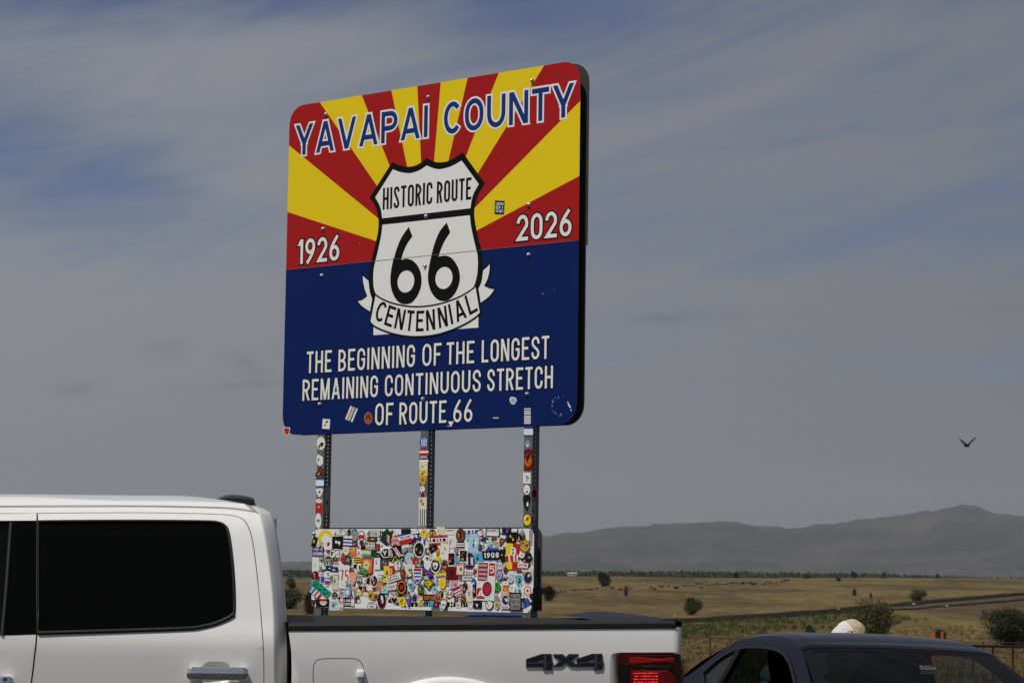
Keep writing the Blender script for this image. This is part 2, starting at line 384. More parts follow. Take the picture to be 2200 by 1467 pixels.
def make_bush(name, seed, n, leaf, m, lobes, trunk_h=.25, spread=1.0, low=.16):
    """unit-size bush: 1 m tall, about 1 m wide; crown of small leaf faces and forked stems"""
    rnd = random.Random(seed); root = bpy.data.objects.new(name, None); C.collection.objects.link(root)
    L = []
    for i in range(lobes):
        a = rnd.uniform(0, 6.28); r = rnd.uniform(.0, .30) * spread; z = rnd.uniform(low, .72)
        L.append((Vector((r * math.cos(a), r * math.sin(a), z)), rnd.uniform(.17, .28)))
    vs, fs, tone = [], [], []
    for i in range(n):
        c, rr = rnd.choice(L)
        d = Vector((rnd.gauss(0, 1), rnd.gauss(0, 1), rnd.gauss(0, 1))).normalized()
        p = c + Vector((d.x, d.y, d.z * .95)) * rr * (rnd.random() ** .45) * (1 + .35 * noise.noise(d * 2.3 + c * 5))
        p.z = max(.03, p.z)
        a = Vector((rnd.gauss(0, 1), rnd.gauss(0, 1), rnd.gauss(0, .8))).normalized(); b = a.orthogonal().normalized()
        s = leaf * rnd.uniform(.5, 1.3); o = len(vs)
        vs += [p - a * s, p + b * s * .55, p + a * s, p - b * s * .55]; fs.append((o, o + 1, o + 2, o + 3))
        tn = min(1, max(0, .5 + .9 * noise.noise(p * 6.0) + rnd.uniform(-.25, .25))); tone += [tn] * 4
    me = bpy.data.meshes.new(name + '_crown'); me.from_pydata(vs, [], fs); me.materials.append(m)
    me.attributes.new('tone', 'FLOAT', 'POINT').data.foreach_set('value', tone)
    cr = bpy.data.objects.new('crown', me); C.collection.objects.link(cr); cr.parent = root
    mb = MB()
    for c, rr in L[:7]:
        mb.tube([(c.x * .1, c.y * .1, -.06), (c.x * .35, c.y * .35, trunk_h * .6), (c.x * .8, c.y * .8, c.z)], [.030, .022, .008], 5)
    mb.build('trunk', BARK, root)
    return root
def copy_tree(o, parent=None):
    c = o.copy(); C.collection.objects.link(c)
    if parent is not None: c.parent = parent; c.matrix_parent_inverse = o.matrix_parent_inverse
    for ch in list(o.children): copy_tree(ch, c)
    return c
KINDS = {'scrub': make_bush('scrub_bush', 3, 4200, .034, SCR, 15), 'round': make_bush('scrub_bush', 9, 4200, .032, JUN, 17), 'tall': make_bush('juniper_bush', 14, 3000, .032, JUN, 12, spread=.6),
         'juniper': make_bush('juniper_tree', 21, 14000, .024, JUN, 28, spread=1.2), 'leafy': make_bush('leafy_tree', 30, 15000, .018, LEAF, 30, spread=1.05, low=.10)}
USED = set()
def plant(kind, px, base_py, w_px, h_px, label, cat, group=None, Y=None):
    """stands where the line of sight through its foot meets the ground"""
    if Y is None:
        d = ray(px, base_py); Y = 30.0
        while Y < 4000:
            p = CAM + d * (Y / d.y)
            if p.z <= ground_z(p.x, p.y): break
            Y *= 1.01
    p = CAM + ray(px, base_py) * (Y / ray(px, base_py).y); z = ground_z(p.x, p.y)
    m = Y / F
    o = KINDS[kind]
    if kind in USED: o = copy_tree(o)
    USED.add(kind)
    o.location = (p.x, p.y, min(z, p.z) if Y > 100 else z); o.scale = (w_px * m * 1.05, w_px * m * 1.05, h_px * m * 1.06)
    o.rotation_euler = (0, 0, random.Random(px).uniform(0, 6.28))
    tag(o, label, cat, group); return o
B_ = 'bushes scattered over the dry field'
plant('round', 1297, 1260, 38, 36, 'dark bush in the field just right of the sign boards', 'bush', B_)
plant('scrub', 1178, 1291, 42, 36, 'dark green bush half hidden by the right edge of the sticker board', 'bush', B_)
plant('tall', 1345, 1281, 18, 23, 'small upright bush in the dry field below the rocks', 'bush', B_)
plant('scrub', 1485, 1322, 48, 42, 'rounded olive bush just beyond the truck tailgate and above the dark embankment', 'bush', B_)
plant('round', 1581, 1236, 19, 15, 'small dark bush on the skyline of the field, left of centre of the mountain', 'bush', B_, 800)
plant('scrub', 1732, 1239, 32, 11, 'low wide dark bush on the field skyline above the shark fin', 'bush', B_, 820)
plant('scrub', 1802, 1249, 13, 10, 'tiny bush just under the field skyline, above the beige cap', 'bush', B_, 700)
plant('round', 1834, 1240, 19, 17, 'olive bush on the field skyline above the leafy tree', 'bush', B_, 820)
plant('tall', 1836, 1281, 15, 18, 'small dark bush in the field above the leafy tree', 'bush', B_)
plant('tall', 1871, 1285, 10, 13, 'tiny thin bush in the field right of another small dark one', 'bush', B_)
plant('round', 1899, 1243, 20, 18, 'dark round bush on the skyline under the mountain peak', 'bush', B_, 820)
plant('tall', 2014, 1242, 10, 11, 'tiny bush on the skyline right of the mountain peak foot', 'bush', B_, 820)
plant('scrub', 1970, 1294, 44, 32, 'broad grey-green bush just above the embankment at right', 'bush', B_)
plant('leafy', 1880, 1366, 100, 84, 'olive leafy tree behind the person in the beige cap', 'tree')
plant('juniper', 2172, 1388, 122, 82, 'dense dark juniper at the right edge above the wire fence', 'tree')
plant('juniper', 2019, 1386, 30, 36, 'small round bush between two orange posts', 'bush')
plant('round', 624, 1245, 30, 17, 'far dark bush nearest the skyline in the gap behind the truck cab', 'bush', B_, 620)
plant('scrub', 628, 1266, 24, 22, 'middle bush of the three stacked in the gap behind the truck cab', 'bush', B_)
plant('scrub', 622, 1308, 60, 48, 'largest olive bush in the gap beside the truck cab', 'bush', B_)
plant('juniper', 668, 1320, 34, 52, 'dark upright juniper beside the left post under the sticker board', 'tree')

# far treeline beyond the field (one mass)
rnd = random.Random(5); vs, fs, tone = [], [], []
for i in range(9500):
    px = rnd.uniform(-500, 2800); Y = rnd.choice((1500, 1900, 2400, 3000)) * rnd.uniform(.9, 1.1)
    k = .5 + .5 * noise.noise(Vector((px * .012, Y * .002, 0)))
    if rnd.random() > k + .4: continue
    hz = 1233 + (px - 1100) * .0137; p = at_depth(px, hz - lerp([(-500, -4), (640, -2), (1200, 3), (1500, 6), (1900, 7), (2100, 2), (2800, 2)], px) + rnd.uniform(-3, 9), Y)
    s = Y / F * rnd.uniform(1.8, 4.2); o = len(vs)
    for q in range(6):
        d = Vector((rnd.gauss(0, 1), rnd.gauss(0, 1), rnd.gauss(0, .6))) * s * .7; a = Vector((rnd.gauss(0, 1), rnd.gauss(0, 1), rnd.gauss(0, 1))).normalized(); b = a.orthogonal().normalized()
        c = p + d; o = len(vs); vs += [c - a * s, c + b * s * .7, c + a * s, c - b * s * .7]; fs.append((o, o + 1, o + 2, o + 3)); tone += [rnd.random()] * 4
me = bpy.data.meshes.new('treeline'); me.from_pydata(vs, [], fs); me.materials.append(JUN)
me.attributes.new('tone', 'FLOAT', 'POINT').data.foreach_set('value', tone)
o = bpy.data.objects.new('treeline', me); C.collection.objects.link(o); tag(o, 'dark far treeline beyond the dry field under the mountains', 'trees', kind='stuff')

# grass and weeds standing in the field (uncountable)
def tufts(name, n, ya, yb, band, colr, h, label):
    rnd = random.Random(name); vs, fs, tone = [], [], []
    while n > 0:
        y = ya * (yb / ya) ** rnd.random(); px = rnd.choice((rnd.uniform(560, 700), rnd.uniform(1400, 2350), rnd.uniform(1400, 2350), rnd.uniform(1400, 2350), rnd.uniform(300, 2600))); x = (px - 1100) / F * y
        n -= 1
        if not band(x, y): continue
        z = ground_z(x, y); hh = h * rnd.uniform(.5, 1.3); tn = rnd.random()
        for q in range(5):
            a = rnd.uniform(0, 6.28); l = rnd.uniform(.1, .5) * hh; w = .025 + y * .00012
            b = Vector((x + rnd.gauss(0, .12), y + rnd.gauss(0, .12), z - .02)); o = len(vs)
            vs += [b + Vector((-w, 0, 0)), b + Vector((w, 0, 0)), b + Vector((math.cos(a) * l, math.sin(a) * l, hh * rnd.uniform(.6, 1)))]; fs.append((o, o + 1, o + 2)); tone += [tn] * 3
    me = bpy.data.meshes.new(name); me.from_pydata(vs, [], fs); me.materials.append(colr)
    me.attributes.new('tone', 'FLOAT', 'POINT').data.foreach_set('value', tone)
    o = bpy.data.objects.new(name, me); C.collection.objects.link(o); tag(o, label, 'grass', kind='stuff')
STRAW = leaf_mat('straw', (.110, .074, .030), (.235, .168, .075)); WEED = leaf_mat('weeds', (.030, .042, .012), (.090, .098, .030))
tufts('dry_grass', 10000, 60, 260, lambda x, y: noise.noise(Vector((x * .12, y * .06, 2.2))) > -.15 - (y > 95) * .4 and y < berm_y(x) - 30, STRAW, .24, 'dry straw coloured grass below the embankment')
tufts('green_weeds', 6000, 170, 400, lambda x, y: 3 < berm_y(x) - y < 60 and x < 52 and noise.noise(Vector((x * .1, y * .05, 9.0))) > -.25, WEED, .5, 'strip of green weeds along the foot of the embankment')
tufts('scrub_grass', 5000, 38, 110, lambda x, y: noise.noise(Vector((x * .2, y * .1, 6.2))) > .12, leaf_mat('dead_brush', (.045, .034, .024), (.15, .115, .07)), .3, 'dead brush on the stony ground by the fence')

# rocks of the outcrop and a few pale boulders by the embankment
RK = mat('field_stone', (.150, .115, .090), .95, spec=.05, var=.45, vscale=1.2); rnd = random.Random(8)
def rock(px, py, w, h, label, group, Y, m=RK):
    p = at_depth(px, py, Y); s = Y / F; bm = bmesh.new(); bmesh.ops.create_icosphere(bm, subdivisions=2, radius=.5)
    sd = rnd.random() * 99
    for v in bm.verts:
        v.co *= 1 + .5 * noise.noise(v.co * 2.2 + Vector((sd, 0, 0))); v.co.z = max(v.co.z, -.3)
    me = bpy.data.meshes.new('rock'); bm.to_mesh(me); bm.free(); me.materials.append(m)
    o = bpy.data.objects.new('rock', me); C.collection.objects.link(o); o.location = p; o.scale = (w * s, w * s * .8, h * s); o.rotation_euler = (0, 0, rnd.uniform(0, 6))
    tag(o, label, 'rock', group)
for i in range(46):
    px = 1195 + i * 11 + rnd.uniform(-7, 7); py = lerp([(1195, 1270), (1300, 1263), (1450, 1258), (1560, 1255), (1680, 1249), (1750, 1248)], px) + rnd.gauss(0, 2.2)
    rock(px, py, rnd.uniform(8, 22), rnd.uniform(5, 10), 'low rock of the outcrop line crossing the dry field', 'rocks of the outcrop in the field', lerp([(1195, 440), (1700, 640)], px))
PALE = mat('pale_stone', (.32, .28, .23), .95, var=.3, vscale=2)
for px, py in ((1450, 1324), (1697, 1315), (1801, 1308), (1963, 1297), (2035, 1301)):
    rock(px, py, 8, 4.5, 'small pale boulder on top of the dark embankment', 'pale boulders along the embankment', berm_y((px - 1100) / F * 330) + 2, PALE)
# far white building
p = at_depth(1229, 1236, 1350); mb = MB(); mb.box(p + Vector((0, 0, .55)), (5.2, 4, 1.3)); 
mb.add([p + Vector(q) for q in ((-2.9, -2.4, 1.2), (2.9, -2.4, 1.2), (2.9, 2.4, 1.2), (-2.9, 2.4, 1.2), (-2.9, 0, 1.8), (2.9, 0, 1.8))], [(0, 1, 5, 4), (2, 3, 4, 5), (0, 4, 3), (1, 2, 5), (0, 3, 2, 1)], 1)
mb.box(p + Vector((-1.2, -2.02, .7)), (.6, .06, .5), 2); mb.box(p + Vector((1.2, -2.02, .5)), (.5, .06, 1.0), 2)
tag(mb.build('farm_building', [mat('white_siding', (.5, .5, .49), .8), mat('pale_roof', (.45, .45, .45), .8), mat('window_dark', (.03, .03, .035), .2)], None, p), 'tiny low white building far off at the edge of the field', 'building')

# wire fence
FW_ = [(-40, 118), (36, 122), (60, 128)]
mb_w = MB(); fence = thing('wire_fence', (20, 121, ground_z(20, 121)), 'low wire fence with thin posts crossing the dry grass behind the dark car', 'fence')
steel = mat('weathered_steel', (.060, .050, .040), .8, spec=.1, var=.3)
tops = []
xs = [-18 + i * 3.55 for i in range(16)]
for i, x in enumerate(xs):
    y = lerp([(a, b) for a, b in FW_], x); z = ground_z(x, y); mb = MB()
    mb.tube([(x, y, z - .3), (x, y, z + .55), (x + .02, y, z + 1.15)], .05, 7); mb.box((x, y - .03, z + .8), (.14, .03, .06))
    mb.build('post', steel, fence, fence.location); tops.append((x, y, z))
for k, hh in enumerate((.3, .58, .86, 1.1)):
    mb = MB()
    mb.tube([Vector((a[0] * (1 - q) + b[0] * q, a[1] * (1 - q) + b[1] * q, a[2] * (1 - q) + b[2] * q + hh - .03 * math.sin(q * math.pi))) for a, b in zip(tops, tops[1:]) for q in (0, .33, .67)], .012 if k < 3 else .02, 5)
    mb.build('wire', steel, fence, fence.location)
steel2 = mat('dark_pipe', (.022, .019, .016), .8, spec=.08, var=.3)
# pipe rail fence at the right
pf = thing('pipe_rail_fence', at_depth(2150, 1400, 74), 'dark pipe rail on short posts below the juniper at the right edge', 'fence')
mb = MB(); pts = [at_depth(px, 1387 + (px - 2100) * .018, 74) for px in (2088, 2130, 2170, 2210, 2260, 2320)]
mb.tube(pts, .045, 8); mb.build('rail', steel2, pf, pf.location)
for px in (2090, 2133, 2176, 2222, 2268, 2318):
    p = at_depth(px, 1388 + (px - 2100) * .018, 74); mb = MB(); mb.tube([p, (p.x, p.y, ground_z(p.x, p.y) - .2)], .032, 8); mb.build('post', steel2, pf, pf.location)
# orange posts
OR = mat('orange_plastic', (.36, .055, .012), .5, spec=.3, var=.1)
for px, w, lab in ((2006, 10, 'wider orange marker post left of the small round bush'), (2024.5, 7, 'slimmer orange marker post right of the small round bush')):
    Y = 118; p = at_depth(px, 1358, Y); s = Y / F; zb = ground_z(p.x, p.y); r = w * s / 2; mb = MB()
    mb.lathe([(0, p.z + .02), (r * .7, p.z + .02), (r * .85, p.z), (r * .9, p.z - .25), (r * 1.02, p.z - .28), (r, zb + .08)], (p.x, p.y, 0), (0, 0, 1), (1, 0, 0), 14)
    root = thing('marker_post', (p.x, p.y, zb), lab, 'marker post', 'orange marker posts'); mb.build('tube', OR, root, root.location)
    mb = MB(); mb.lathe([(0, zb + .1), (r * 1.7, zb + .09), (r * 2.1, zb - .02)], (p.x, p.y, 0), (0, 0, 1), (1, 0, 0), 10); mb.build('base', mat('black_rubber_base', (.02, .02, .02), .8), root, root.location)
# ------------------------------------------------------------------ stroke lettering
def arc(cx, cy, rx, ry, a0, a1, n=10):
    return [(cx + rx * math.cos(R_(a0 + (a1 - a0) * i / n)), cy + ry * math.sin(R_(a0 + (a1 - a0) * i / n))) for i in range(n + 1)]
def bez(p0, p1, p2, p3, n=8):
    return [tuple((1 - t) ** 3 * a + 3 * (1 - t) ** 2 * t * b + 3 * (1 - t) * t * t * c + t ** 3 * d for a, b, c, d in zip(p0, p1, p2, p3)) for t in [i / n for i in range(n + 1)]]
WID = dict(zip('ABCDEFGHIJKLMNOPQRSTUVWXYZ0123456789', (1.12, .98, .98, .98, .90, .86, 1.0, 1, .26, .92, 1.0, .84, 1.22, 1.02, 1.02, .95, 1.02, .98, .96, .90, 1.0, 1.12, 1.45, 1.05, 1.10, .95, .95, .45, .95, .95, 1.0, .95, .95, .92, .95, .95)))
WID.update({'!': .26, "'": .2, ' ': .55, '-': .5, '&': 1})
def glyph(ch, w, h, t):
    """centre-line strokes of a letter in a w x h box: ('p', points, closed) or ('d', x0, y0, x1, y1) for slanted limbs cut level"""
    i = t / 2; L, Rr, B, T = i, w - i, i, h - i; M = h / 2; cx = w / 2; rx = (Rr - L) / 2; ry = min(rx * 1.25, (T - B) * .5)
    bar = lambda x0, y0, x1, y1: ('p', [(x0, y0), (x1, y1)], False)
    stem = lambda x: bar(x, 0, x, h)
    if ch in 'O0Q':
        r = [('p', arc(cx, T - ry, rx, ry, 0, 180) + arc(cx, B + ry, rx, ry, 180, 360), True)]
        return r + ([('d', w * .98, 0, cx, h * .3)] if ch == 'Q' else [])
    if ch in 'CG' and (T - B) - 2 * ry < .34 * h:
        ry = (T - B) / 2; a = arc(cx, M, rx, ry, 42, 318, 22)
        return [('p', a if ch == 'C' else arc(cx, M, rx, ry, 42, 335, 24) + [(Rr, M - i * .2), (cx + .02 * w, M - i * .2)], False)]
    if ch == 'C': return [('p', [(Rr, T - ry - .09 * h)] + arc(cx, T - ry, rx, ry, 0, 180) + arc(cx, B + ry, rx, ry, 180, 360) + [(Rr, B + ry + .09 * h)], False)]
    if ch == 'G': return [('p', [(Rr, T - ry - .06 * h)] + arc(cx, T - ry, rx, ry, 0, 180) + arc(cx, B + ry, rx, ry, 180, 360) + [(Rr, M - i * .2), (cx + .02 * w, M - i * .2)], False)]
    if ch in 'S':
        ry = min(ry, (T - B) * .25); a = arc(cx, T - ry, rx, ry, 0, 180); b = arc(cx, B + ry, rx, ry, 0, -180)
        return [('p', [(Rr, T - ry - .05 * h)] + a + bez((L, T - ry), (L, T - ry * 2.1), (Rr, B + ry * 2.1), (Rr, B + ry)) + b + [(L, B + ry + .05 * h)], False)]
    if ch == 'U': return [('p', [(L, h)] + arc(cx, B + ry, rx, ry, 180, 360) + [(Rr, h)], False)]
    if ch == 'J': return [('p', [(L, h * .3)] + arc(cx, B + ry * .8, rx, ry * .8, 180, 360) + [(Rr, h)], False)]
    if ch == 'D': return [('p', [(L, B), (L, T), (cx, T)] + arc(cx, T - ry, Rr - cx, ry, 90, 0) + arc(cx, B + ry, Rr - cx, ry, 0, -90), True)]
    if ch in 'PRB':
        m = h * (.46 if ch == 'P' else .48); yb = (T - m) / 2; xr = Rr - (.04 * w if ch == 'B' else 0); k = min(yb, xr - L)
        r = [stem(L), ('p', [(L, T), (xr - k, T)] + arc(xr - k, T - yb, k, yb, 90, -90) + [(L, m)], False)]
        if ch == 'R': r.append(('d', w - t * .55, 0, max(cx * .95, L + t), m))
        if ch == 'B': yb = (m - B) / 2; k = min(yb, Rr - L); r.append(('p', [(L, m), (Rr - k, m)] + arc(Rr - k, B + yb, k, yb, 90, -90) + [(L, B)], False))
        return r
    if ch == 'A': return [('d', t * .55, 0, cx - t * .02, h), ('d', w - t * .55, 0, cx + t * .02, h), bar(w * .22, h * .27, w * .78, h * .27)]
    if ch == 'V': return [('d', cx - t * .02, 0, t * .55, h), ('d', cx + t * .02, 0, w - t * .55, h)]
    if ch == 'W': return [('d', w * .27, 0, t * .5, h), ('d', w * .27, 0, cx, h), ('d', w * .73, 0, cx, h), ('d', w * .73, 0, w - t * .5, h)]
    if ch == 'M': return [stem(L), stem(Rr), ('d', cx, 0, L + t * .15, h), ('d', cx, 0, Rr - t * .15, h)]
    if ch == 'N': return [stem(L), stem(Rr), ('d', Rr - t * .1, 0, L + t * .1, h)]
    if ch == 'X': return [('d', t * .55, 0, w - t * .55, h), ('d', w - t * .55, 0, t * .55, h)]
    if ch == 'Y': return [bar(cx, 0, cx, h * .44), ('d', cx, h * .38, t * .55, h), ('d', cx, h * .38, w - t * .55, h)]
    if ch == 'K': return [stem(L), ('d', L + t * .4, h * .33, w - t * .6, h), ('d', w - t * .55, 0, w * .36, h * .56)]
    if ch == 'Z': return [bar(0, T, w, T), bar(0, B, w, B), ('d', t * .6, t * .4, w - t * .6, h - t * .4)]
    if ch == 'E': return [stem(L), bar(0, T, w, T), bar(0, B, w, B), bar(L, M + .02 * h, w * .86, M + .02 * h)]
    if ch == 'F': return [stem(L), bar(0, T, w, T), bar(L, M, w * .84, M)]
    if ch == 'L': return [stem(L), bar(0, B, w, B)]
    if ch == 'H': return [stem(L), stem(Rr), bar(L, M, Rr, M)]
    if ch == 'I': return [stem(cx)]
    if ch == 'T': return [stem(cx), bar(0, T, w, T)]
    if ch == '-': return [bar(0, M, w, M)]
    if ch == '!': return [bar(cx, h * .3, cx, h), bar(cx, 0, cx, t * 1.05)]
    if ch == "'": return [bar(cx, h * .72, cx, h)]
    if ch == '1': return [stem(Rr), ('d', 0 + t * .2, h * .74, Rr, h)]
    if ch == '2': return [('p', [(L, T - ry * .95)] + arc(cx, T - ry, rx, ry, 170, -25) + [(L + t * .1, B), (w, B)], False)]
    if ch == '3': yb = (T - B) / 4; return [('p', arc(cx, T - yb, rx, yb, 160, -90) + arc(cx, B + yb, rx, yb, 90, -160), False)]
    if ch == '4': return [stem(w * .72), bar(0, h * .26, w, h * .26), ('d', t * .5, h * .26, w * .68, h)]
    if ch == '5': yb = h * .30; return [('p', [(w * .95, T), (L, T), (L, h * .52)] , False), ('p', [(L, h * .55)] + arc(cx, B + yb, rx, yb, 95, -150), False)]
    if ch == '7': return [bar(0, T, w, T), ('d', w * .3, 0, w - t * .55, h)]
    if ch == '8': ya = (T - B) * .235; yb = (T - B) * .265; return [('p', arc(cx, T - ya, rx * .9, ya, 0, 360, 16)[:-1], True), ('p', arc(cx, B + yb, rx, yb, 0, 360, 16)[:-1], True)]
    if ch in '69':
        yb = min(rx * 1.2, (T - B) * .31); r = [('p', arc(cx, B + yb, rx, yb, 0, 360, 20)[:-1], True), ('p', bez((w * .80, h), (w * .42, h * .74), (L, h * .56), (L, B + yb), 8), False)]
        if ch == '9': r = [(k, [(w - x, h - y) for x, y in p], c) for k, p, c in r]
        return r
    return []
def ribbon(pts, closed, hw, ext):
    """outline quads of a stroke with mitred joints"""
    P = [Vector(p) for p in pts]; Q = [P[0]]
    for p in P[1:]:
        if (p - Q[-1]).length > 1e-6: Q.append(p)
    if closed and (Q[0] - Q[-1]).length < 1e-6: Q.pop()
    n = len(Q)
    if not closed and ext:
        Q[0] = Q[0] + (Q[0] - Q[1]).normalized() * ext; Q[-1] = Q[-1] + (Q[-1] - Q[-2]).normalized() * ext
    Lf, Rg = [], []
    for i in range(n):
        a = (Q[i] - Q[i - 1]).normalized() if (closed or i > 0) else None
        b = (Q[(i + 1) % n] - Q[i]).normalized() if (closed or i < n - 1) else None
        a = a or b; b = b or a
        na = Vector((-a.y, a.x)); nb = Vector((-b.y, b.x)); m = (na + nb)
        m = m.normalized() if m.length > 1e-6 else na
        k = hw / max(.35, m.dot(nb)); Lf.append(Q[i] + m * k); Rg.append(Q[i] - m * k)
    return Lf, Rg
def put_glyph(mb, ch, w, h, t, fn, hh, mi, o=0.0):
    """fn(x, y, height) places the box; o grows the strokes for an outline"""
    for k, s in enumerate(glyph(ch, w, h, t)):
        z = hh + k * 0.00006
        if s[0] == 'p':
            Lf, Rg = ribbon(s[1], s[2], t / 2 + o, o)
            vs = [fn(p.x, p.y, z) for p in Lf] + [fn(p.x, p.y, z) for p in Rg]; n = len(Lf)
            mb.add(vs, [(i, (i + 1) % n, n + (i + 1) % n, n + i) for i in range(n if s[2] else n - 1)], mi)
        else:
            _, x0, y0, x1, y1 = s; dy = y1 - y0; ln = math.hypot(x1 - x0, dy); hw = (t / 2 + o) * ln / abs(dy); sl = (x1 - x0) / dy
            a, b = y0 - o, y1 + o; xa, xb = x0 - sl * o, x1 + sl * o
            mb.add([fn(xa - hw, a, z), fn(xa + hw, a, z), fn(xb + hw, b, z), fn(xb - hw, b, z)], [(0, 1, 2, 3)], mi)
def put_text(mb, word, x0, x1, y0, h, t, fn, hh, mi, o=0.0, gap=.22, curve=None):
    nat = [WID.get(c, .9) for c in word]; g_ = gap; tot = sum(nat) + g_ * (len(word) - 1); k = (x1 - x0) / tot; x = x0
    for c, wd in zip(word, nat):
        w = wd * k
        if c in "I!1": w = max(w, t)
        if curve is None: put_glyph(mb, c, w, h, t, lambda a, b, z, x=x: fn(x + a, y0 + b, z), hh, mi, o)
        x += w + g_ * k

# ------------------------------------------------------------------ the sign
SA = R_(39.5); SN = Vector((-math.sin(SA), -math.cos(SA), 0)); SE = Vector((math.cos(SA), -math.sin(SA), 0))
SP = CAM + ray(930, 550) * 14.3
def uv(px, py):
    p = on_plane(px, py, SP, SN); return ((p - SP).dot(SE), p.z)
def pl(u_, v_, h=0.0): return SP + SE * u_ + SN * h + Vector((0, 0, v_ - SP.z))
def px_pl(x, y, h=0.0): return pl(*uv(x, y), h)
SIGN_AT = pl(-.0676, 0); SIGN_AT.z = ground_z(SIGN_AT.x, SIGN_AT.y)
sign = thing('road_sign', SIGN_AT, 'tall county sign with red and yellow sun rays above a sticker covered board', 'sign')
RED = mat('sign_red', srgb(166, 32, 34), .45, spec=.06, var=.08, vscale=2.2); YEL = mat('sign_yellow', srgb(232, 202, 30), .45, spec=.06, var=.04, vscale=3)
NAVY = mat('sign_navy', srgb(16, 36, 92), .42, spec=.06, var=.10, vscale=2.5); WHT = mat('sign_white', (.80, .80, .77), .45, spec=.06, var=.03, vscale=3); BLK = mat('sign_black', (.008, .008, .008), .5, spec=.06)
BLUE = mat('sign_blue', srgb(30, 54, 118), .45, spec=.06); ALU = mat('sheet_aluminium', (.10, .105, .10), .55, metal=.6, var=.2, vscale=6); SEAM = mat('panel_seam', (.12, .11, .10), .8)
U0, U1, V0, V1 = -1.2675, 1.132, 2.5285, 4.671
def rrect(x0, y0, x1, y1, r, n=8):
    return arc(x1 - r, y1 - r, r, r, 0, 90, n) + arc(x0 + r, y1 - r, r, r, 90, 180, n) + arc(x0 + r, y0 + r, r, r, 180, 270, n) + arc(x1 - r, y0 + r, r, r, 270, 360, n)
BORD = rrect(U0, V0, U1, V1, .125)
vb = (uv(614, 578.5)[1] + uv(1243, 518.5)[1]) / 2                     # red / navy boundary
z1 = lambda x, y: (590 + x / 3.14143, 110 + y / 3.14143); z2 = lambda x, y: (590 + x / 3.14143, 540 + y / 3.14143)
def clip(poly, a, b):
    """keep what lies left of the line a -> b"""
    out = []; f = lambda p: (b[0] - a[0]) * (p[1] - a[1]) - (b[1] - a[1]) * (p[0] - a[0])
    for i in range(len(poly)):
        p, q = poly[i - 1], poly[i]; fp, fq = f(p), f(q)
        if (fp >= 0) != (fq >= 0): t_ = fp / (fp - fq); out.append((p[0] + (q[0] - p[0]) * t_, p[1] + (q[1] - p[1]) * t_))
        if fq >= 0: out.append(q)
    return out
cen = uv(915, 555.5); cen = (cen[0], vb - .01)
bnd = [z1(2053, 845), z1(2065, 335), z1(1820, 97), z1(1512, 151), z1(1302, 186), z1(1121, 215), z1(963, 240), z1(788, 268), z1(588, 300), z1(304, 345), z1(95, 635), z1(85, 1085)]
bnd = [uv(*p) for p in bnd]
mb = MB()
mb.poly(clip(BORD, (U1, vb), (U0, vb)), pl, 2)
up_ = clip(BORD, (U0, vb), (U1, vb)); dirs = [(cen[0] + 9, vb)] + bnd + [(cen[0] - 9, vb)]
for i in range(len(dirs) - 1):
    w = clip(clip(up_, cen, dirs[i]), dirs[i + 1], cen)
    if len(w) > 2: mb.poly(w, pl, i % 2)
k = len(BORD); fr = [pl(p[0], p[1], 0) for p in BORD]; bk = [pl(p[0], p[1], -.004) for p in BORD]
mb.add(fr + bk, [(i, (i + 1) % k, k + (i + 1) % k, k + i) for i in range(k)], 3); mb.poly(BORD, pl, 3, -.004)
panel = mb.build('sign_panel', [RED, YEL, NAVY, ALU], sign, SIGN_AT)
def part(mb, name, mats, parent, label=None):
    o = mb.build(name, mats, parent, SIGN_AT)
    if label: o['label'] = label
    return o
# county name
for word, xl, xr in (('YAVAPAI', 634.5, 919.5), ('COUNTY', 953.5, 1233)):
    yb = lambda x: 329.0 - .1420 * (x - 677.5); a, b = uv(xl, yb(xl)), uv(xr, yb(xr)); ht = uv(1165, 188)[1] - uv(1165, yb(1165) - 1)[1]
    mb = MB(); base = (a[1] + b[1]) / 2
    put_text(mb, word, a[0], b[0], base, ht, ht * .152, pl, .0008, 0, .012, gap=.20); put_text(mb, word, a[0], b[0], base, ht, ht * .152, pl, .0016, 1, 0, gap=.20)
    part(mb, 'lettering', [WHT, BLUE], panel, 'blue %s lettering with white outline' % word)
# years
for word, xl, xr, y0, y1_, top in (('1926', 641, 729, 567.5, 559.5, 55), ('2026', 1110, 1228, 518, 507, 58)):
    a, b = uv(xl, y0), uv(xr, y1_); ht = uv((xl + xr) / 2, (y0 + y1_) / 2 - top + 2)[1] - uv((xl + xr) / 2, (y0 + y1_) / 2)[1]; mb = MB(); base = (a[1] + b[1]) / 2
    put_text(mb, word, a[0], b[0], base, ht, ht * .142, pl, .0008, 0, .009, gap=.22); put_text(mb, word, a[0], b[0], base, ht, ht * .142, pl, .0016, 1, 0, gap=.22)
    part(mb, 'lettering', [BLK, WHT], panel, 'white year %s' % word)
# slogan
def slogan(words, yfun, htpx, tk=.117):
    mb = MB(); base = sum(uv(x, yfun(x))[1] for w, a, b in words for x in (a, b)) / (2 * len(words))
    for w, a, b in words:
        x = (a + b) / 2; ht = uv(x, yfun(x) - htpx(x))[1] - uv(x, yfun(x))[1]
        put_text(mb, w, uv(a, yfun(a))[0], uv(b, yfun(b))[0], base, ht, ht * tk, pl, .0008, 0, 0.0065, gap=.28); put_text(mb, w, uv(a, yfun(a))[0], uv(b, yfun(b))[0], base, ht, ht * tk, pl, .0016, 1, 0, gap=.28)
    part(mb, 'lettering', [BLK, WHT], panel)
slogan([('THE', 659, 712.5), ('BEGINNING', 727, 891.5), ('OF', 907.5, 948.5), ('THE', 959.5, 1019), ('LONGEST', 1035, 1180)], lambda x: 802 - .0640 * (x - 668), lambda x: 46.5 + (x - 668) * .0044)
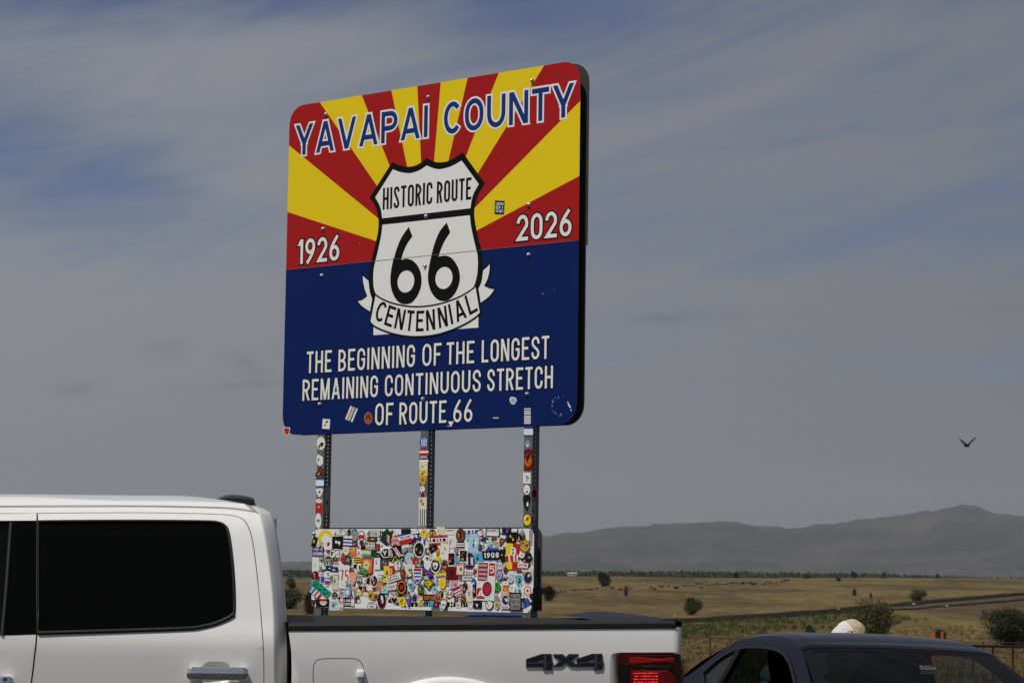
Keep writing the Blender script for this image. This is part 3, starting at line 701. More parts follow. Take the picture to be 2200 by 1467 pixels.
slogan([('REMAINING', 650, 812), ('CONTINUOUS', 827, 1033), ('STRETCH', 1047, 1188)], lambda x: 862 - .0554 * (x - 650), lambda x: 45.5 + (x - 650) * .0046)
slogan([('OF', 806, 845), ('ROUTE', 858, 959), ('66', 974, 1015)], lambda x: 912.5 - .0356 * (x - 830), lambda x: 47.5)
# route shield
za = lambda x, y: (750 + x / 6.1114, 320 + y / 6.1114); zb = lambda x, y: (750 + x / 6.2857, 550 + y / 6.2857)
def path(segs, f=uv): return [f(*p) for p in segs]
A = lambda pts, n=4: [za(*p) for p in crom(pts, n)]
Bz = lambda pts, n=4: [zb(*p) for p in crom(pts, n)]
outer = (A([(570, 170), (660, 215), (780, 236), (900, 208), (1022, 122)]) + A([(1022, 122), (1110, 165), (1200, 179), (1330, 150), (1495, 48)])[1:] + [za(1785, 458)] + A([(1785, 458), (1700, 600), (1655, 740), (1645, 890), (1685, 1120), (1740, 1330)])[1:]
         + Bz([(1795, 20), (1808, 190), (1785, 340), (1740, 450), (1660, 520)])[0:] + Bz([(1640, 540), (1300, 660), (950, 720), (620, 670), (370, 600)]) + Bz([(330, 600), (292, 480), (272, 330), (285, 150), (318, 0)]) + A([(300, 1440), (352, 1230), (385, 1050), (383, 900), (345, 755), (270, 642)]))
inner_top = (A([(577, 270), (670, 305), (800, 321), (920, 285), (1022, 220)]) + A([(1022, 220), (1110, 256), (1200, 268), (1340, 232), (1480, 155)])[1:] + [za(1705, 465)] + A([(1705, 465), (1640, 580), (1608, 690), (1597, 780)])[1:] + A([(437, 912), (412, 765), (345, 640)]))
inner_bot = ([za(1588, 872)] + A([(1588, 872), (1600, 1000), (1640, 1190), (1690, 1400)])[1:] + Bz([(1738, 30), (1742, 110), (1728, 270), (1680, 425), (1600, 500)]) + Bz([(1580, 515), (1300, 620), (950, 700), (620, 650), (400, 545)]) + Bz([(365, 520), (338, 440), (328, 320), (335, 180), (362, 50)]) + A([(362, 1420), (392, 1290), (425, 1130), (440, 998)]))
mb = MB()
rect = [zb(330, 900), zb(330, 1068), zb(1746, 966), zb(1746, 790)]
mb.poly(path(rect), pl, 0, .0006)
mb.poly(path(outer), pl, 1, .0010); mb.poly(path(inner_top), pl, 0, .0016); mb.poly(path(inner_bot), pl, 0, .0016)
six1 = (A([(787, 1025), (835, 1147)], 1) + A([(835, 1147), (765, 1250), (715, 1360), (690, 1445)])[1:] + Bz([(712, 55), (760, 40), (800, 40), (860, 62), (920, 120), (965, 210), (982, 320), (970, 430), (922, 545), (845, 632), (760, 652), (690, 635), (620, 560), (575, 450), (560, 330), (570, 200), (600, 40)]) + A([(592, 1440), (622, 1330), (690, 1165), (787, 1025)])[1:-1])
six2 = (A([(1285, 968), (1332, 1095)], 1) + A([(1332, 1095), (1255, 1215), (1205, 1330), (1182, 1405)])[1:] + Bz([(1215, 10), (1280, -4), (1330, 0), (1385, 28), (1435, 85), (1480, 170), (1500, 280), (1485, 390), (1432, 508), (1345, 595), (1250, 608), (1172, 567), (1110, 480), (1075, 370), (1068, 250), (1090, 100)]) + A([(1075, 1440), (1120, 1260), (1192, 1085), (1285, 968)])[1:-1])
c1 = [zb(770 + 113 * math.cos(a), 345 + 149 * math.sin(a) + 14 * -math.cos(a)) for a in [i * .1963 for i in range(32)]]
c2 = [zb(1284 + 116 * math.cos(a), 297 + 149 * math.sin(a) + 14 * -math.cos(a)) for a in [i * .1963 for i in range(32)]]
mb.poly(path(six1), pl, 1, .0022, holes=[path(c1)]); mb.poly(path(six2), pl, 1, .0022, holes=[path(c2)])
for word, xl, xr in (('HISTORIC', 822.5, 927), ('ROUTE', 938.5, 1013)):
    yb = lambda x: 451.2 - .1190 * (x - 822.5); a, b = uv(xl, yb(xl)), uv(xr, yb(xr)); x = (xl + xr) / 2; ht = uv(x, yb(x) - 47)[1] - uv(x, yb(x))[1]
    put_text(mb, word, a[0], b[0], (a[1] + b[1]) / 2, ht, ht * .125, pl, .0022, 1, 0, gap=.24)
part(mb, 'route_shield', [WHT, BLK], panel, 'white route shield with black border reading Historic Route 66')
# banner
mb = MB()
tailL = Bz([(322, 580), (290, 480), (272, 330)]) + Bz([(272, 330), (225, 290), (185, 250)])[1:] + Bz([(185, 250), (183, 330), (205, 440), (240, 540)])[1:] + Bz([(240, 540), (180, 585), (105, 605)])[1:] + Bz([(105, 605), (175, 685), (290, 762)])[1:]
tailR = Bz([(1742, 440), (1785, 340), (1806, 190)]) + Bz([(1806, 190), (1860, 145), (1910, 88)])[1:] + Bz([(1910, 88), (1905, 200), (1880, 310), (1838, 398)])[1:] + Bz([(1838, 398), (1900, 430), (1978, 440)])[1:] + Bz([(1978, 440), (1900, 550), (1775, 645)])[1:]
body = Bz([(355, 518), (420, 565), (550, 625), (720, 668), (900, 686), (1100, 672), (1300, 627), (1500, 550), (1640, 468), (1718, 402)]) + [zb(1779, 768)] + Bz([(1779, 768), (1700, 838), (1550, 930), (1350, 1015), (1150, 1070), (950, 1090), (780, 1084), (600, 1050), (440, 996), (330, 938), (284, 884)])[1:]
def line_out(pts, w, h, mi):
    Lf, Rg = ribbon(pts, True, w, 0); n = len(Lf); mb.add([pl(p.x, p.y, h) for p in Lf] + [pl(p.x, p.y, h) for p in Rg], [(i, (i + 1) % n, n + (i + 1) % n, n + i) for i in range(n)], mi)
for q in (tailL, tailR): mb.poly(path(q), pl, 0, .0018); line_out(path(q), .0045, .0020, 1)
mb.poly(path(body), pl, 0, .0026); line_out(path(body), .0055, .0028, 1)
letters = [('C', 398, 884, 125), ('E', 524, 945, 105), ('N', 667, 989, 118), ('T', 812, 1013, 100), ('E', 957, 1018, 108), ('N', 1110, 1003, 122), ('N', 1282, 962, 122), ('I', 1400, 922, 30), ('A', 1530, 862, 140), ('L', 1690, 770, 115)]
bl = [uv(*zb(x, y)) for _, x, y, _ in letters]
for i, (c, x, y, w) in enumerate(letters):
    a, b = Vector(bl[max(i - 1, 0)]), Vector(bl[min(i + 1, 9)]); d = (b - a).normalized(); n = Vector((-d.y, d.x)); o = Vector(bl[i])
    ww = abs(uv(*zb(x + w / 2, y))[0] - uv(*zb(x - w / 2, y))[0]) / d.x * .98; hh = .128
    put_glyph(mb, c, max(ww, .018), hh, .0185, lambda q, r, z, o=o, d=d, n=n, ww=ww: pl(*(o + d * (q - ww / 2) + n * r), z), .0032, 1)
part(mb, 'banner', [WHT, BLK], panel, 'white ribbon banner reading Centennial')
mb = MB(); s = .0012
mb.add([pl(U0 + .002, vb - s, .0034), pl(U1 - .002, vb - s, .0034), pl(U1 - .002, vb + s, .0034), pl(U0 + .002, vb + s, .0034)], [(0, 1, 2, 3)]); part(mb, 'seam', SEAM, panel)
GALV = mat('galvanised_bolt', (.66, .67, .68), .30, metal=.9)
def bolts(lst, parent, hb=.0):
    for x, y in lst:
        u_, v_ = uv(x, y); mb = MB()
        mb.lathe([(.0145, hb), (.0145, hb + .003), (.011, hb + .006), (.009, hb + .013), (.005, hb + .016), (0, hb + .017)], pl(u_, v_), SN, SE, 12); part(mb, 'bolt', GALV, parent)
bolts([(701, 246), (921, 209), (1144, 173.5), (695, 492), (916, 465), (1137, 440), (692, 592), (914, 571.5), (1136.5, 547.5), (687.5, 868), (909, 857), (1133, 846)], panel)
# back sheets, on the far face of the posts
DP = .0635
backs = MB()
for y0, y1_, ex in ((V0, vb - .02, 0), (vb - .02, V1, .012)):
    q = rrect(U0, V0, U1 + ex, V1, .125); q = clip(q, (U0 - 1, y0), (U1 + 1, y0)); q = clip(q, (U1 + 1, y1_), (U0 - 1, y1_))
    backs.poly(q, pl, 0, -.004 - DP, thick=.004); backs.poly(q, pl, 0, -.008 - DP)
part(backs, 'back_panel', mat('sign_back', (.055, .055, .048), .6, metal=.3, var=.3, vscale=4), sign)
# posts: square perforated steel tube, real holes
POSTM = mat('perforated_steel', (.145, .155, .150), .55, metal=.35, var=.22, vscale=9)
def post(uc, top):
    mb = MB(); hw = DP / 2; zt, z0 = top, SIGN_AT.z - .4; cell = .0254; n = int((zt - z0) / cell); hr = .0058
    oc = [(hr * math.cos(R_(45 * i + 22.5)), hr * math.sin(R_(45 * i + 22.5))) for i in range(8)]
    for f in range(4):
        if f == 0: fn = lambda a, b: pl(uc + a, b, -.004)
        elif f == 1: fn = lambda a, b: pl(uc + hw, b, -.004 - hw - a)
        elif f == 2: fn = lambda a, b: pl(uc - a, b, -.004 - DP)
        else: fn = lambda a, b: pl(uc - hw, b, -.004 - hw + a)
        for i in range(n):
            zc = zt - (i + .5) * cell; h = cell / 2
            R4 = [(hw, h), (-hw, h), (-hw, -h), (hw, -h)]
            vs = [fn(x, zc + y) for x, y in R4] + [fn(x, zc + y) for x, y in oc]
            # octagon corners: 0=22.5 deg .. 7
            mb.add(vs, [(0, 1, 6, 5), (0, 5, 4), (0, 4, 11), (1, 7, 6), (1, 2, 8, 7), (2, 9, 8), (2, 3, 10, 9), (3, 11, 10), (3, 0, 11)])
    return part(mb, 'post', POSTM, sign)
posts = [post(sum(uv(x, 1000)[0] for x in xs) / 2, V1 - .06) for xs in ((679.5, 696), (902, 918), (1125, 1142.5))]
# sticker board
q = [uv(*p) for p in ((668.5, 1307), (1145.5, 1312.5), (1147, 1133), (672.5, 1138))]
b0, b1, bu0, bu1 = (q[0][1] + q[1][1]) / 2, (q[2][1] + q[3][1]) / 2, (q[0][0] + q[3][0]) / 2, (q[1][0] + q[2][0]) / 2
BO = rrect(bu0, b0, bu1, b1, .05, 6)
mb = MB(); mb.poly(BO, pl, 0, 0, thick=.004); mb.poly(BO, pl, 1, -.004); board = part(mb, 'sticker_board', [WHT, ALU], sign)
BO2 = rrect(bu0, b0, bu1 + .004, b1 + .01, .055, 6); mb = MB(); mb.poly(BO2, pl, 0, -.004 - DP, thick=.004); mb.poly(BO2, pl, 0, -.008 - DP); part(mb, 'back_board', mat('board_back', (.06, .062, .06), .6, metal=.3, var=.3, vscale=5), sign)
bolts([(675.5, 1146), (676, 1288), (899, 1145), (1124, 1284)], board)
# black tape wrapped over the right edge of the boards
mb = MB(); q = [uv(*p) for p in ((1141, 1275), (1147, 1273), (1147.2, 1308), (1140, 1312), (1144, 1302), (1139, 1295), (1145, 1290), (1138, 1281))]
mb.poly(q, pl, 0, .006); ub = bu1 + .001
mb.grid([[pl(ub + .006 * math.sin(i * 1.7), b0 + .02 + .13 * k / 6 + .01 * math.sin(k * 2 + i), .006 - (DP + .018) * i / 5) for k in range(7)] for i in range(6)], 0, False)
part(mb, 'tape', mat('black_tape', (.008, .008, .008), .35, spec=.4), sign)

# ------------------------------------------------------------------ stickers
COL = dict(w=(.78, .78, .74), k=(.012, .012, .013), r=srgb(190, 40, 45)[:3], b=srgb(45, 75, 180)[:3], n=srgb(28, 36, 90)[:3], y=srgb(232, 205, 40)[:3], g=srgb(60, 150, 75)[:3], G=srgb(28, 62, 44)[:3], o=srgb(225, 120, 40)[:3],
           p=srgb(110, 80, 165)[:3], P=srgb(220, 150, 170)[:3], t=srgb(45, 160, 130)[:3], c=srgb(80, 170, 205)[:3], s=srgb(150, 150, 150)[:3], S=srgb(70, 70, 74)[:3], B=srgb(110, 66, 40)[:3], e=srgb(222, 214, 186)[:3], m=srgb(110, 22, 34)[:3], l=srgb(170, 205, 225)[:3], f=srgb(225, 170, 135)[:3], d=srgb(200, 160, 60)[:3], v=srgb(165, 160, 205)[:3], a=srgb(95, 105, 60)[:3])
KEYS = list(COL); SM = [mat('sticker_' + str(i), COL[c_], .5, spec=.08) for i, c_ in enumerate(KEYS)]
zf = {5: lambda x, y: (660 + x / 7.335, 1120 + y / 7.335), 6: lambda x, y: (820 + x / 7.335, 1120 + y / 7.335), 7: lambda x, y: (980 + x / 7.335, 1120 + y / 7.335), 'P': lambda x, y: (650 + x / 4, 890 + y / 4), 'p': lambda x, y: (x, y)}
def shape(kind, rnd):
    """outline in a -1..1 box (y down)"""
    if kind == 'r': return [(-1, -1), (1, -1), (1, 1), (-1, 1)]
    if kind == 'R': return arc(.8, .8, .2, .2, 0, 90, 3) + arc(-.8, .8, .2, .2, 90, 180, 3) + arc(-.8, -.8, .2, .2, 180, 270, 3) + arc(.8, -.8, .2, .2, 270, 360, 3)
    if kind == 'o': return arc(0, 0, 1, 1, 0, 360, 22)[:-1]
    if kind == 'd': return [(0, -1), (1, 0), (0, 1), (-1, 0)]
    if kind == 't': return [(-1, -1), (1, -1), (0, 1)]
    if kind == 'T': return [(0, -1), (1, 1), (-1, 1)]
    if kind == 's': return crom([(-.95, -.75), (-.5, -.68), (0, -1), (.5, -.68), (.95, -.75)], 3) + crom([(.95, -.75), (.82, -.3), (1, .25), (.6, .75), (0, 1), (-.6, .75), (-1, .25), (-.82, -.3), (-.95, -.75)], 3)[1:-1]
    if kind == 'D': return [(-.5, -1), (.5, -1), (1, -.6), (1, .6), (.5, 1), (-.5, 1), (-1, .6), (-1, -.6)]
    if kind == 'g': return [((1 if i % 2 else .84) * math.cos(R_(i * 9)), (1 if i % 2 else .84) * math.sin(R_(i * 9))) for i in range(40)]
    if kind == 'h': return crom([(0, -.5), (.5, -1), (1, -.5), (.6, .3), (0, 1), (-.6, .3), (-1, -.5), (-.5, -1)], 4, True)
    if kind == 'a': return arc(0, .6, 1, 1.6, 180, 360, 14)
    if kind == 'u': return crom([(-.8, -1), (.8, -1), (1, -.5), (.7, .3), (0, 1), (-.7, .3), (-1, -.5)], 4, True)
    if kind == 'b': return [(-.3, -1), (.3, -1), (.35, -.55), (.95, -.3), (1, .9), (.8, 1), (-.8, 1), (-1, .9), (-.95, -.3), (-.35, -.55)]
    if kind == 'j': return crom([(-1, -.7), (-.2, -.3), (.1, -1), (.35, -.2), (1, .7), (.5, .5), (.2, 1), (0, .3), (-.7, -.1)], 2, True)
    n = 9; return crom([((.72 + .36 * rnd.random()) * math.cos(6.283 * i / n), (.72 + .36 * rnd.random()) * math.sin(6.283 * i / n)) for i in range(n)], 3, True)
SIDX = [0]; LAID = []
def lay(z, x, y, w, h, rot, thick):
    """height at which a sticker lies on those put up before it"""
    X, Y = zf[z](x, y); k = 1.0 if z == 'p' else 1 / 7.335; ca, sa = abs(math.cos(R_(rot))), abs(math.sin(R_(rot)))
    a, b = (w * ca + h * sa) * k / 2, (w * sa + h * ca) * k / 2; bb = (X - a, Y - b, X + a, Y + b)
    top = max([q[4] for q in LAID if q[0] < bb[2] and q[2] > bb[0] and q[1] < bb[3] and q[3] > bb[1]], default=.0016)
    LAID.append((*bb, top + thick)); return top
def sticker(z, x, y, w, h, rot, kind, base, inner='', art='', text='', tcol='k', parent=None, place=None, into=None, name='sticker', lab=None, low=False):
    """base: border colour; inner: fill colour; art: little coloured shapes; text: lines parted by /"""
    SIDX[0] += 1; i = SIDX[0]; rnd = random.Random(i * 31 + 7); mb = into or MB(); hh = lay(z, x, y, w, h, rot, .00022 if low else .00062) if place is None else .0006
    ca, sa = math.cos(R_(rot)), math.sin(R_(rot))
    def fn(a, b, q): # a, b in sticker halves
        X, Y = a * w / 2, b * h / 2; P = zf[z](x + X * ca - Y * sa, y + X * sa + Y * ca)
        return px_pl(P[0], P[1], hh + q) if place is None else place(P[0], P[1], hh + q)
    S_ = shape(kind, rnd); ci = lambda c: KEYS.index(c)
    mb.poly(S_, fn, ci(base), 0)
    k = 1.0
    if inner: k = .84; mb.poly([(p[0] * k, p[1] * k) for p in S_], fn, ci(inner), .00006)
    for j, c in enumerate(art):
        lv = .00012 + j * .00001
        if c == '=': continue
        if art[0] == '=':                                 # stripes
            n = len(art) - 1; y0, y1_ = -k + 2 * k * (j - 1) / n, -k + 2 * k * j / n
            q = clip(clip([(p[0] * k, p[1] * k) for p in S_], (-2, y0), (2, y0)), (2, y1_), (-2, y1_))
            if len(q) > 2: mb.poly(q, fn, ci(c), .00012)
        elif art[0] == '|':
            if j == 0: continue
            n = len(art) - 1; x0, x1 = -k + 2 * k * (j - 1) / n, -k + 2 * k * j / n
            q = clip(clip([(p[0] * k, p[1] * k) for p in S_], (x0, 2), (x0, -2)), (x1, -2), (x1, 2))
            if len(q) > 2: mb.poly(q, fn, ci(c), .00012)
        elif art[0] == '~':                               # rows of small writing
            if j == 0: continue
            for q_ in range(4):
                y_ = -.48 + .3 * q_; x_ = -.62
                while x_ < .55:
                    l_ = rnd.uniform(.12, .4); mb.add([fn(x_, y_ - .08, lv), fn(min(.62, x_ + l_), y_ - .08, lv), fn(min(.62, x_ + l_), y_ + .08, lv), fn(x_, y_ + .08, lv)], [(0, 1, 2, 3)], ci(c)); x_ += l_ + .09
        elif art[0] == '@':                               # rings about the middle
            if j == 0: continue
            r = k * (.78 - .22 * (j - 1)); mb.poly([(p[0] * r, p[1] * r) for p in S_], fn, ci(c), lv)
        else:
            cx_, cy_ = rnd.uniform(-.42, .42), rnd.uniform(-.45, .45); rx_, ry_ = rnd.uniform(.18, .42), rnd.uniform(.14, .40); n = rnd.choice((4, 5, 7, 9)); ph = rnd.random() * 6
            mb.poly([(cx_ + rx_ * rnd.uniform(.6, 1.2) * math.cos(ph + 6.283 * q / n), cy_ + ry_ * rnd.uniform(.6, 1.2) * math.sin(ph + 6.283 * q / n)) for q in range(n)], fn, ci(c), lv)
    if text:
        lines = text.split('/'); n = len(lines); lh = 1.5 / n * (.8 if kind in 'osudh' else 1)
        for j, s_ in enumerate(lines):
            yc = (j - (n - 1) / 2) * lh * 1.08; ww = .78 if kind not in 'osudh' else .66 * math.sqrt(max(.2, 1 - (yc * .9) ** 2))
            asp = w / h; gw = 2 * ww * asp / max(1.5, sum(WID.get(c, .9) for c in s_) + .3 * len(s_))
            put_text(mb, s_, -ww * asp, ww * asp, 0, lh * .78, min(.20 * lh, gw * .34), lambda a, b, q, yc=yc, asp=asp: fn(a / asp, yc + lh * .39 - b, q), .0003, ci(tcol), gap=.3)
    if into is None:
        o = mb.build(name, SM, parent, SIGN_AT)
        if lab: o['label'] = lab
        return o
ST = [
 (5, 290, 235, 245, 215, 0, 'x', 'y', '', 'eydw'), (5, 300, 275, 150, 150, 0, 'o', 'e', 'w', 'ys'), (5, 335, 345, 125, 200, 0, 'R', 'w', '', 'mPSkP'), (5, 530, 175, 190, 85, 5, 'o', 's', 'w', 'sdS'), (5, 665, 170, 62, 98, 0, 'o', 'S', 'k', 'sS'),
 (5, 752, 220, 92, 185, 0, 'D', 'S', 's', 'vSs'), (5, 860, 225, 115, 180, 0, 'g', 'k', 'w', '=wwrrw'), (5, 120, 320, 75, 165, 15, 'R', 'k', '', 'ggy'), (5, 490, 330, 175, 195, 0, 'r', 'k', '', 'wwsw'), (5, 645, 330, 140, 185, 3, 'r', 'w', '', '=wnwbwnw'),
 (5, 1070, 190, 195, 105, 0, 'R', 'k', 'w', '', 'BERTRAND 66'), (5, 1025, 275, 145, 78, 0, 'r', 'k', 'B', 'ek'), (5, 1000, 380, 168, 130, 3, 'r', 'k', 'w', '', 'RGV/GARAGE'), (5, 1120, 405, 62, 112, 0, 'r', 'k', 'r', 'mo'),
 (5, 180, 437, 185, 66, 0, 'r', 'k', '', '', 'PRIDE OF', 'w'), (5, 178, 505, 185, 76, 0, 'r', 'p', '', '', 'FOCKING', 'w'), (5, 200, 577, 150, 62, 0, 'r', 'S', '', '', 'VIOLENCE', 'w'), (5, 145, 672, 98, 225, 0, 'R', 'w', '', 'ees'), (5, 410, 505, 115, 145, 0, 'o', 'k', 'w', 'akk'),
 (5, 490, 512, 62, 130, 0, 'r', 'k', 'w', 'kk'), (5, 620, 480, 130, 110, 0, 'u', 'd', 'e', 'dw'), (5, 725, 445, 100, 95, 4, 'r', 'B', 'f', 'sB'), (5, 735, 505, 92, 95, 0, 'r', 'o', '', 'fo'), (5, 832, 490, 90, 130, 0, 'x', 'w', '', 'rmrP'), (5, 950, 505, 145, 105, 3, 'r', 'e', '', '=yeltt'),
 (5, 1060, 500, 90, 92, -5, 'r', 'k', 'G', 'gk'), (5, 1140, 545, 115, 100, 12, 'r', 'G', '', 'gkg'), (5, 340, 640, 142, 215, 0, 'o', 's', 'k', '@Sk', 'SSL', 'w'), (5, 465, 655, 82, 46, 3, 'r', 'w', 'r', '', 'LOVE', 'w'), (5, 400, 745, 190, 72, 3, 'r', 'n', '', 'wwb'), (5, 235, 630, 66, 62, 0, 't', 'a', '', 'G'),
 (5, 640, 620, 145, 175, 10, 'o', 'k', 'S', 'sls'), (5, 575, 590, 70, 82, 0, 'r', 'r', ''), (5, 800, 610, 105, 115, -5, 'R', 'y', '', '=ykykyky'), (5, 840, 725, 112, 175, 0, 'o', 'k', 'w', 'kk'), (5, 955, 695, 185, 255, 4, 'r', 'r', 'o', 'dygr'), (5, 945, 690, 95, 180, 4, 'o', 'f', 'e', 'tB'), (5, 905, 775, 130, 85, 30, 'r', 'g', '', 'dG'),
 (5, 1115, 662, 100, 185, 0, 'R', 'w', '', 'cbl'), (5, 1215, 670, 85, 155, 0, 'r', 'k', 'S', 'PPm'), (5, 130, 852, 122, 165, 0, 's', 'm', '', 'PmP'), (5, 245, 912, 66, 122, 0, 'R', 'w', 'b', 'cn'), (5, 330, 832, 122, 112, 0, 'o', 'w', '', 'kks'), (5, 322, 962, 92, 125, 0, 'u', 's', 'w', '=wrbrw'), (5, 450, 960, 88, 255, 4, 'R', 's', 'e', 'dneG'),
 (5, 600, 870, 170, 370, 0, 'R', 'w', '', '', '75', 'r'), (5, 560, 985, 105, 120, 0, 'r', 'w', '', 'l'), (5, 712, 782, 80, 122, 0, 'o', 'k', 'B', 'dk'), (5, 735, 900, 120, 200, 0, 'u', 'P', 'f', 'ff'), (5, 760, 1050, 120, 50, -12, 'x', 'f', ''), (5, 660, 985, 92, 85, 0, 'T', 't', '', 'lG'), (5, 825, 962, 72, 92, 0, 'h', 'w', 'n', 's'), (5, 910, 930, 82, 105, 0, 'u', 's', 'w', 'PbS'),
 (5, 845, 1048, 70, 72, 0, 'x', 'k', '', 'mS'), (5, 912, 1052, 62, 105, 0, 'x', 'm', '', 'rP'), (5, 1060, 935, 122, 195, 0, 'o', 'w', 'k', 'SPSs'), (5, 1155, 890, 62, 112, 4, 'R', 'k', 'w', 'sk'), (5, 1150, 1030, 95, 140, 0, 'u', 'd', 'o', 'vp'), (5, 222, 1052, 345, 120, 40, 'r', 't', '', '', 'DO IT IN A/WRECKING YARD'), (5, 140, 1125, 175, 92, 40, 'r', 'b', '', '|lbwrwr'),
 (5, 445, 1160, 122, 135, 0, 'a', 'w', 'S', 'Bko'), (5, 645, 1112, 105, 145, 0, 'o', 'w', 'b', '@lww'), (5, 760, 1125, 42, 122, 0, 'R', 's', '', 'SkS'), (5, 835, 1135, 76, 72, 0, 'a', 'y', ''), (5, 545, 1135, 78, 92, 0, 'R', 'w', 's', 'kS'), (5, 1010, 1155, 125, 175, 0, 'x', 'd', '', 'Badk'), (5, 1090, 1182, 72, 92, 0, 'o', 'k', '', '@dk'),
 (5, 95, 1290, 72, 120, 0, 'u', 'k', 'B', 'o'), (5, 245, 1280, 212, 125, 0, 'r', 'k', '', 'BB'), (5, 265, 1265, 115, 105, 0, 'o', 'r', '', '=rrylw'), (5, 430, 1312, 150, 165, 0, 'r', 'w', 'l', 'aGwa'), (5, 546, 1278, 52, 112, 0, 'r', 'w', '', '', 'R', 'r'), (5, 637, 1270, 125, 135, 0, 'r', 'k', '', '', 'LOW/CARD', 'w'), (5, 722, 1275, 60, 135, 3, 'R', 'k', 'w', 'k'), (5, 1025, 1280, 135, 45, 0, 'r', 'w', '', '', 'GOODGUYS'), (5, 1030, 1335, 150, 70, 0, 'R', 'S', 'w', 'Sk'), (5, 1180, 1240, 135, 255, 0, 'o', 'm', 'k', 'wwr'),
 (6, 90, 245, 195, 265, 0, 's', 'G', '', 'GmfPG'), (6, 80, 492, 172, 155, 0, 'o', 'w', 'k', '', 'YI', 'w'), (6, 225, 300, 122, 205, 0, 'o', 'e', 'r', '', 'ROAD/TO', 'w'), (6, 375, 265, 205, 160, -14, 'r', 'w', '', '=bwwrr'), (6, 378, 245, 190, 55, -14, 'r', 'w', '', '', 'BOLZUM'), (6, 390, 155, 150, 76, 0, 'r', 'k', '', 'mm'), (6, 520, 150, 85, 82, 0, 'r', 'w', '', 's'), (6, 600, 295, 190, 130, 3, 'r', 'w', '', '|bwbbwb'), (6, 545, 310, 132, 112, 0, 'o', 'k', 'n', 'or'), (6, 675, 200, 112, 168, 0, 'o', 'd', 'y', 'mop'),
 (6, 800, 190, 122, 155, 0, 'o', 'd', 'n', '', 'IPA', 'y'), (6, 900, 295, 290, 150, -3, 'r', 'w', '', '=rwwr'), (6, 900, 292, 275, 48, -3, 'r', 'w', '', '|kwkkwrwkwkkw'), (6, 930, 145, 130, 125, 3, 'r', 'e', '', 'd'), (6, 1080, 160, 160, 95, 0, 'r', 'w', '', '', "CORDES'/", 'S'), (6, 1098, 320, 90, 185, 0, 'r', 'w', '', 'rmrs'), (6, 600, 440, 175, 265, 0, 'o', 'w', 'k', 'yd'), (6, 620, 460, 110, 170, 0, 'x', 'k', '', 'wBB'), (6, 820, 420, 135, 95, -35, 'r', 'k', '', 'Ss'), (6, 905, 475, 92, 105, 0, 'x', 'o', '', 'dBr'), (6, 1000, 475, 145, 275, 5, 'r', 'e', 'w', 'ses'),
 (6, 1110, 592, 118, 225, 0, 'R', 'w', 'k', 'orm'), (6, 250, 482, 140, 215, 0, 'r', 'k', '', 'wwr'), (6, 258, 480, 170, 45, 55, 'r', 'w', '', '=wrw'), (6, 370, 455, 112, 60, -42, 'r', 'k', 's'), (6, 455, 580, 182, 235, 0, 'o', 'S', 'l', 'sefa'), (6, 545, 622, 100, 155, 0, 'o', 'r', '', 'PP'), (6, 225, 600, 66, 108, 0, 'o', 'y', 'k', 'd'), (6, 255, 692, 125, 172, 0, 'o', 'g', 'w', 'bol'), (6, 50, 665, 125, 165, 0, 'R', 'k', 'S', 'PaP'), (6, 132, 780, 172, 165, 0, 'r', 'd', '', '|yyrr'), (6, 155, 785, 45, 95, 0, 'R', 'e', 'd', ''), (6, 98, 800, 32, 80, 0, 'b', 'B', ''), (6, 345, 820, 100, 185, 0, 'x', 'B', '', 'rkoB'), (6, 455, 772, 162, 192, 0, 'u', 'w', 'e', 'garS'),
 (6, 858, 690, 165, 245, 0, 'o', 'w', 'k', ''), (6, 856, 700, 85, 110, 0, 'u', 'w', '', 'kk'), (6, 592, 690, 112, 72, 0, 'a', 'k', 's', 'w'), (6, 582, 770, 145, 75, 0, 'R', 'w', 'r', ''), (6, 582, 880, 145, 190, 0, 'u', 'w', 'b', '=bwbwbb'), (6, 760, 800, 205, 190, 12, 'j', 'b', '', 'rr'), (6, 1002, 682, 112, 172, 0, 'x', 'B', '', 'fmkd'), (6, 900, 580, 120, 75, -10, 'x', 'y', ''), (6, 930, 830, 150, 40, -8, 'r', 'y', '', 'd'), (6, 1120, 815, 190, 195, 0, 'r', 'm', '', 'kkm'), (6, 1150, 985, 152, 125, 0, 'r', 'w', 'P', 'mrs'),
 (6, 195, 892, 230, 100, -20, 'r', 'w', '', '', 'ELECTRIC/ARIZONA', 'n'), (6, 60, 930, 75, 75, 0, 'g', 'y', '', 'o'), (6, 170, 1028, 155, 92, -6, 'r', 'w', '', '', 'CHIP', 'r'), (6, 330, 1032, 162, 245, 0, 'o', 'k', 'o', '@kkr'), (6, 480, 1020, 122, 145, 0, 'h', 'w', 'c', 'bb'), (6, 525, 1108, 100, 46, 18, 'T', 'w', '', '=wrwrw'), (6, 630, 1060, 122, 165, 0, 'x', 'a', '', 'GygG'), (6, 758, 972, 158, 195, 0, 'd', 'k', 'y', '', 'DRIVE/LIKE A/TORTOISE'), (6, 970, 975, 112, 165, 0, 'o', 'y', '', 'dd'), (6, 850, 1080, 100, 145, 0, 'x', 'l', '', 'gsS'),
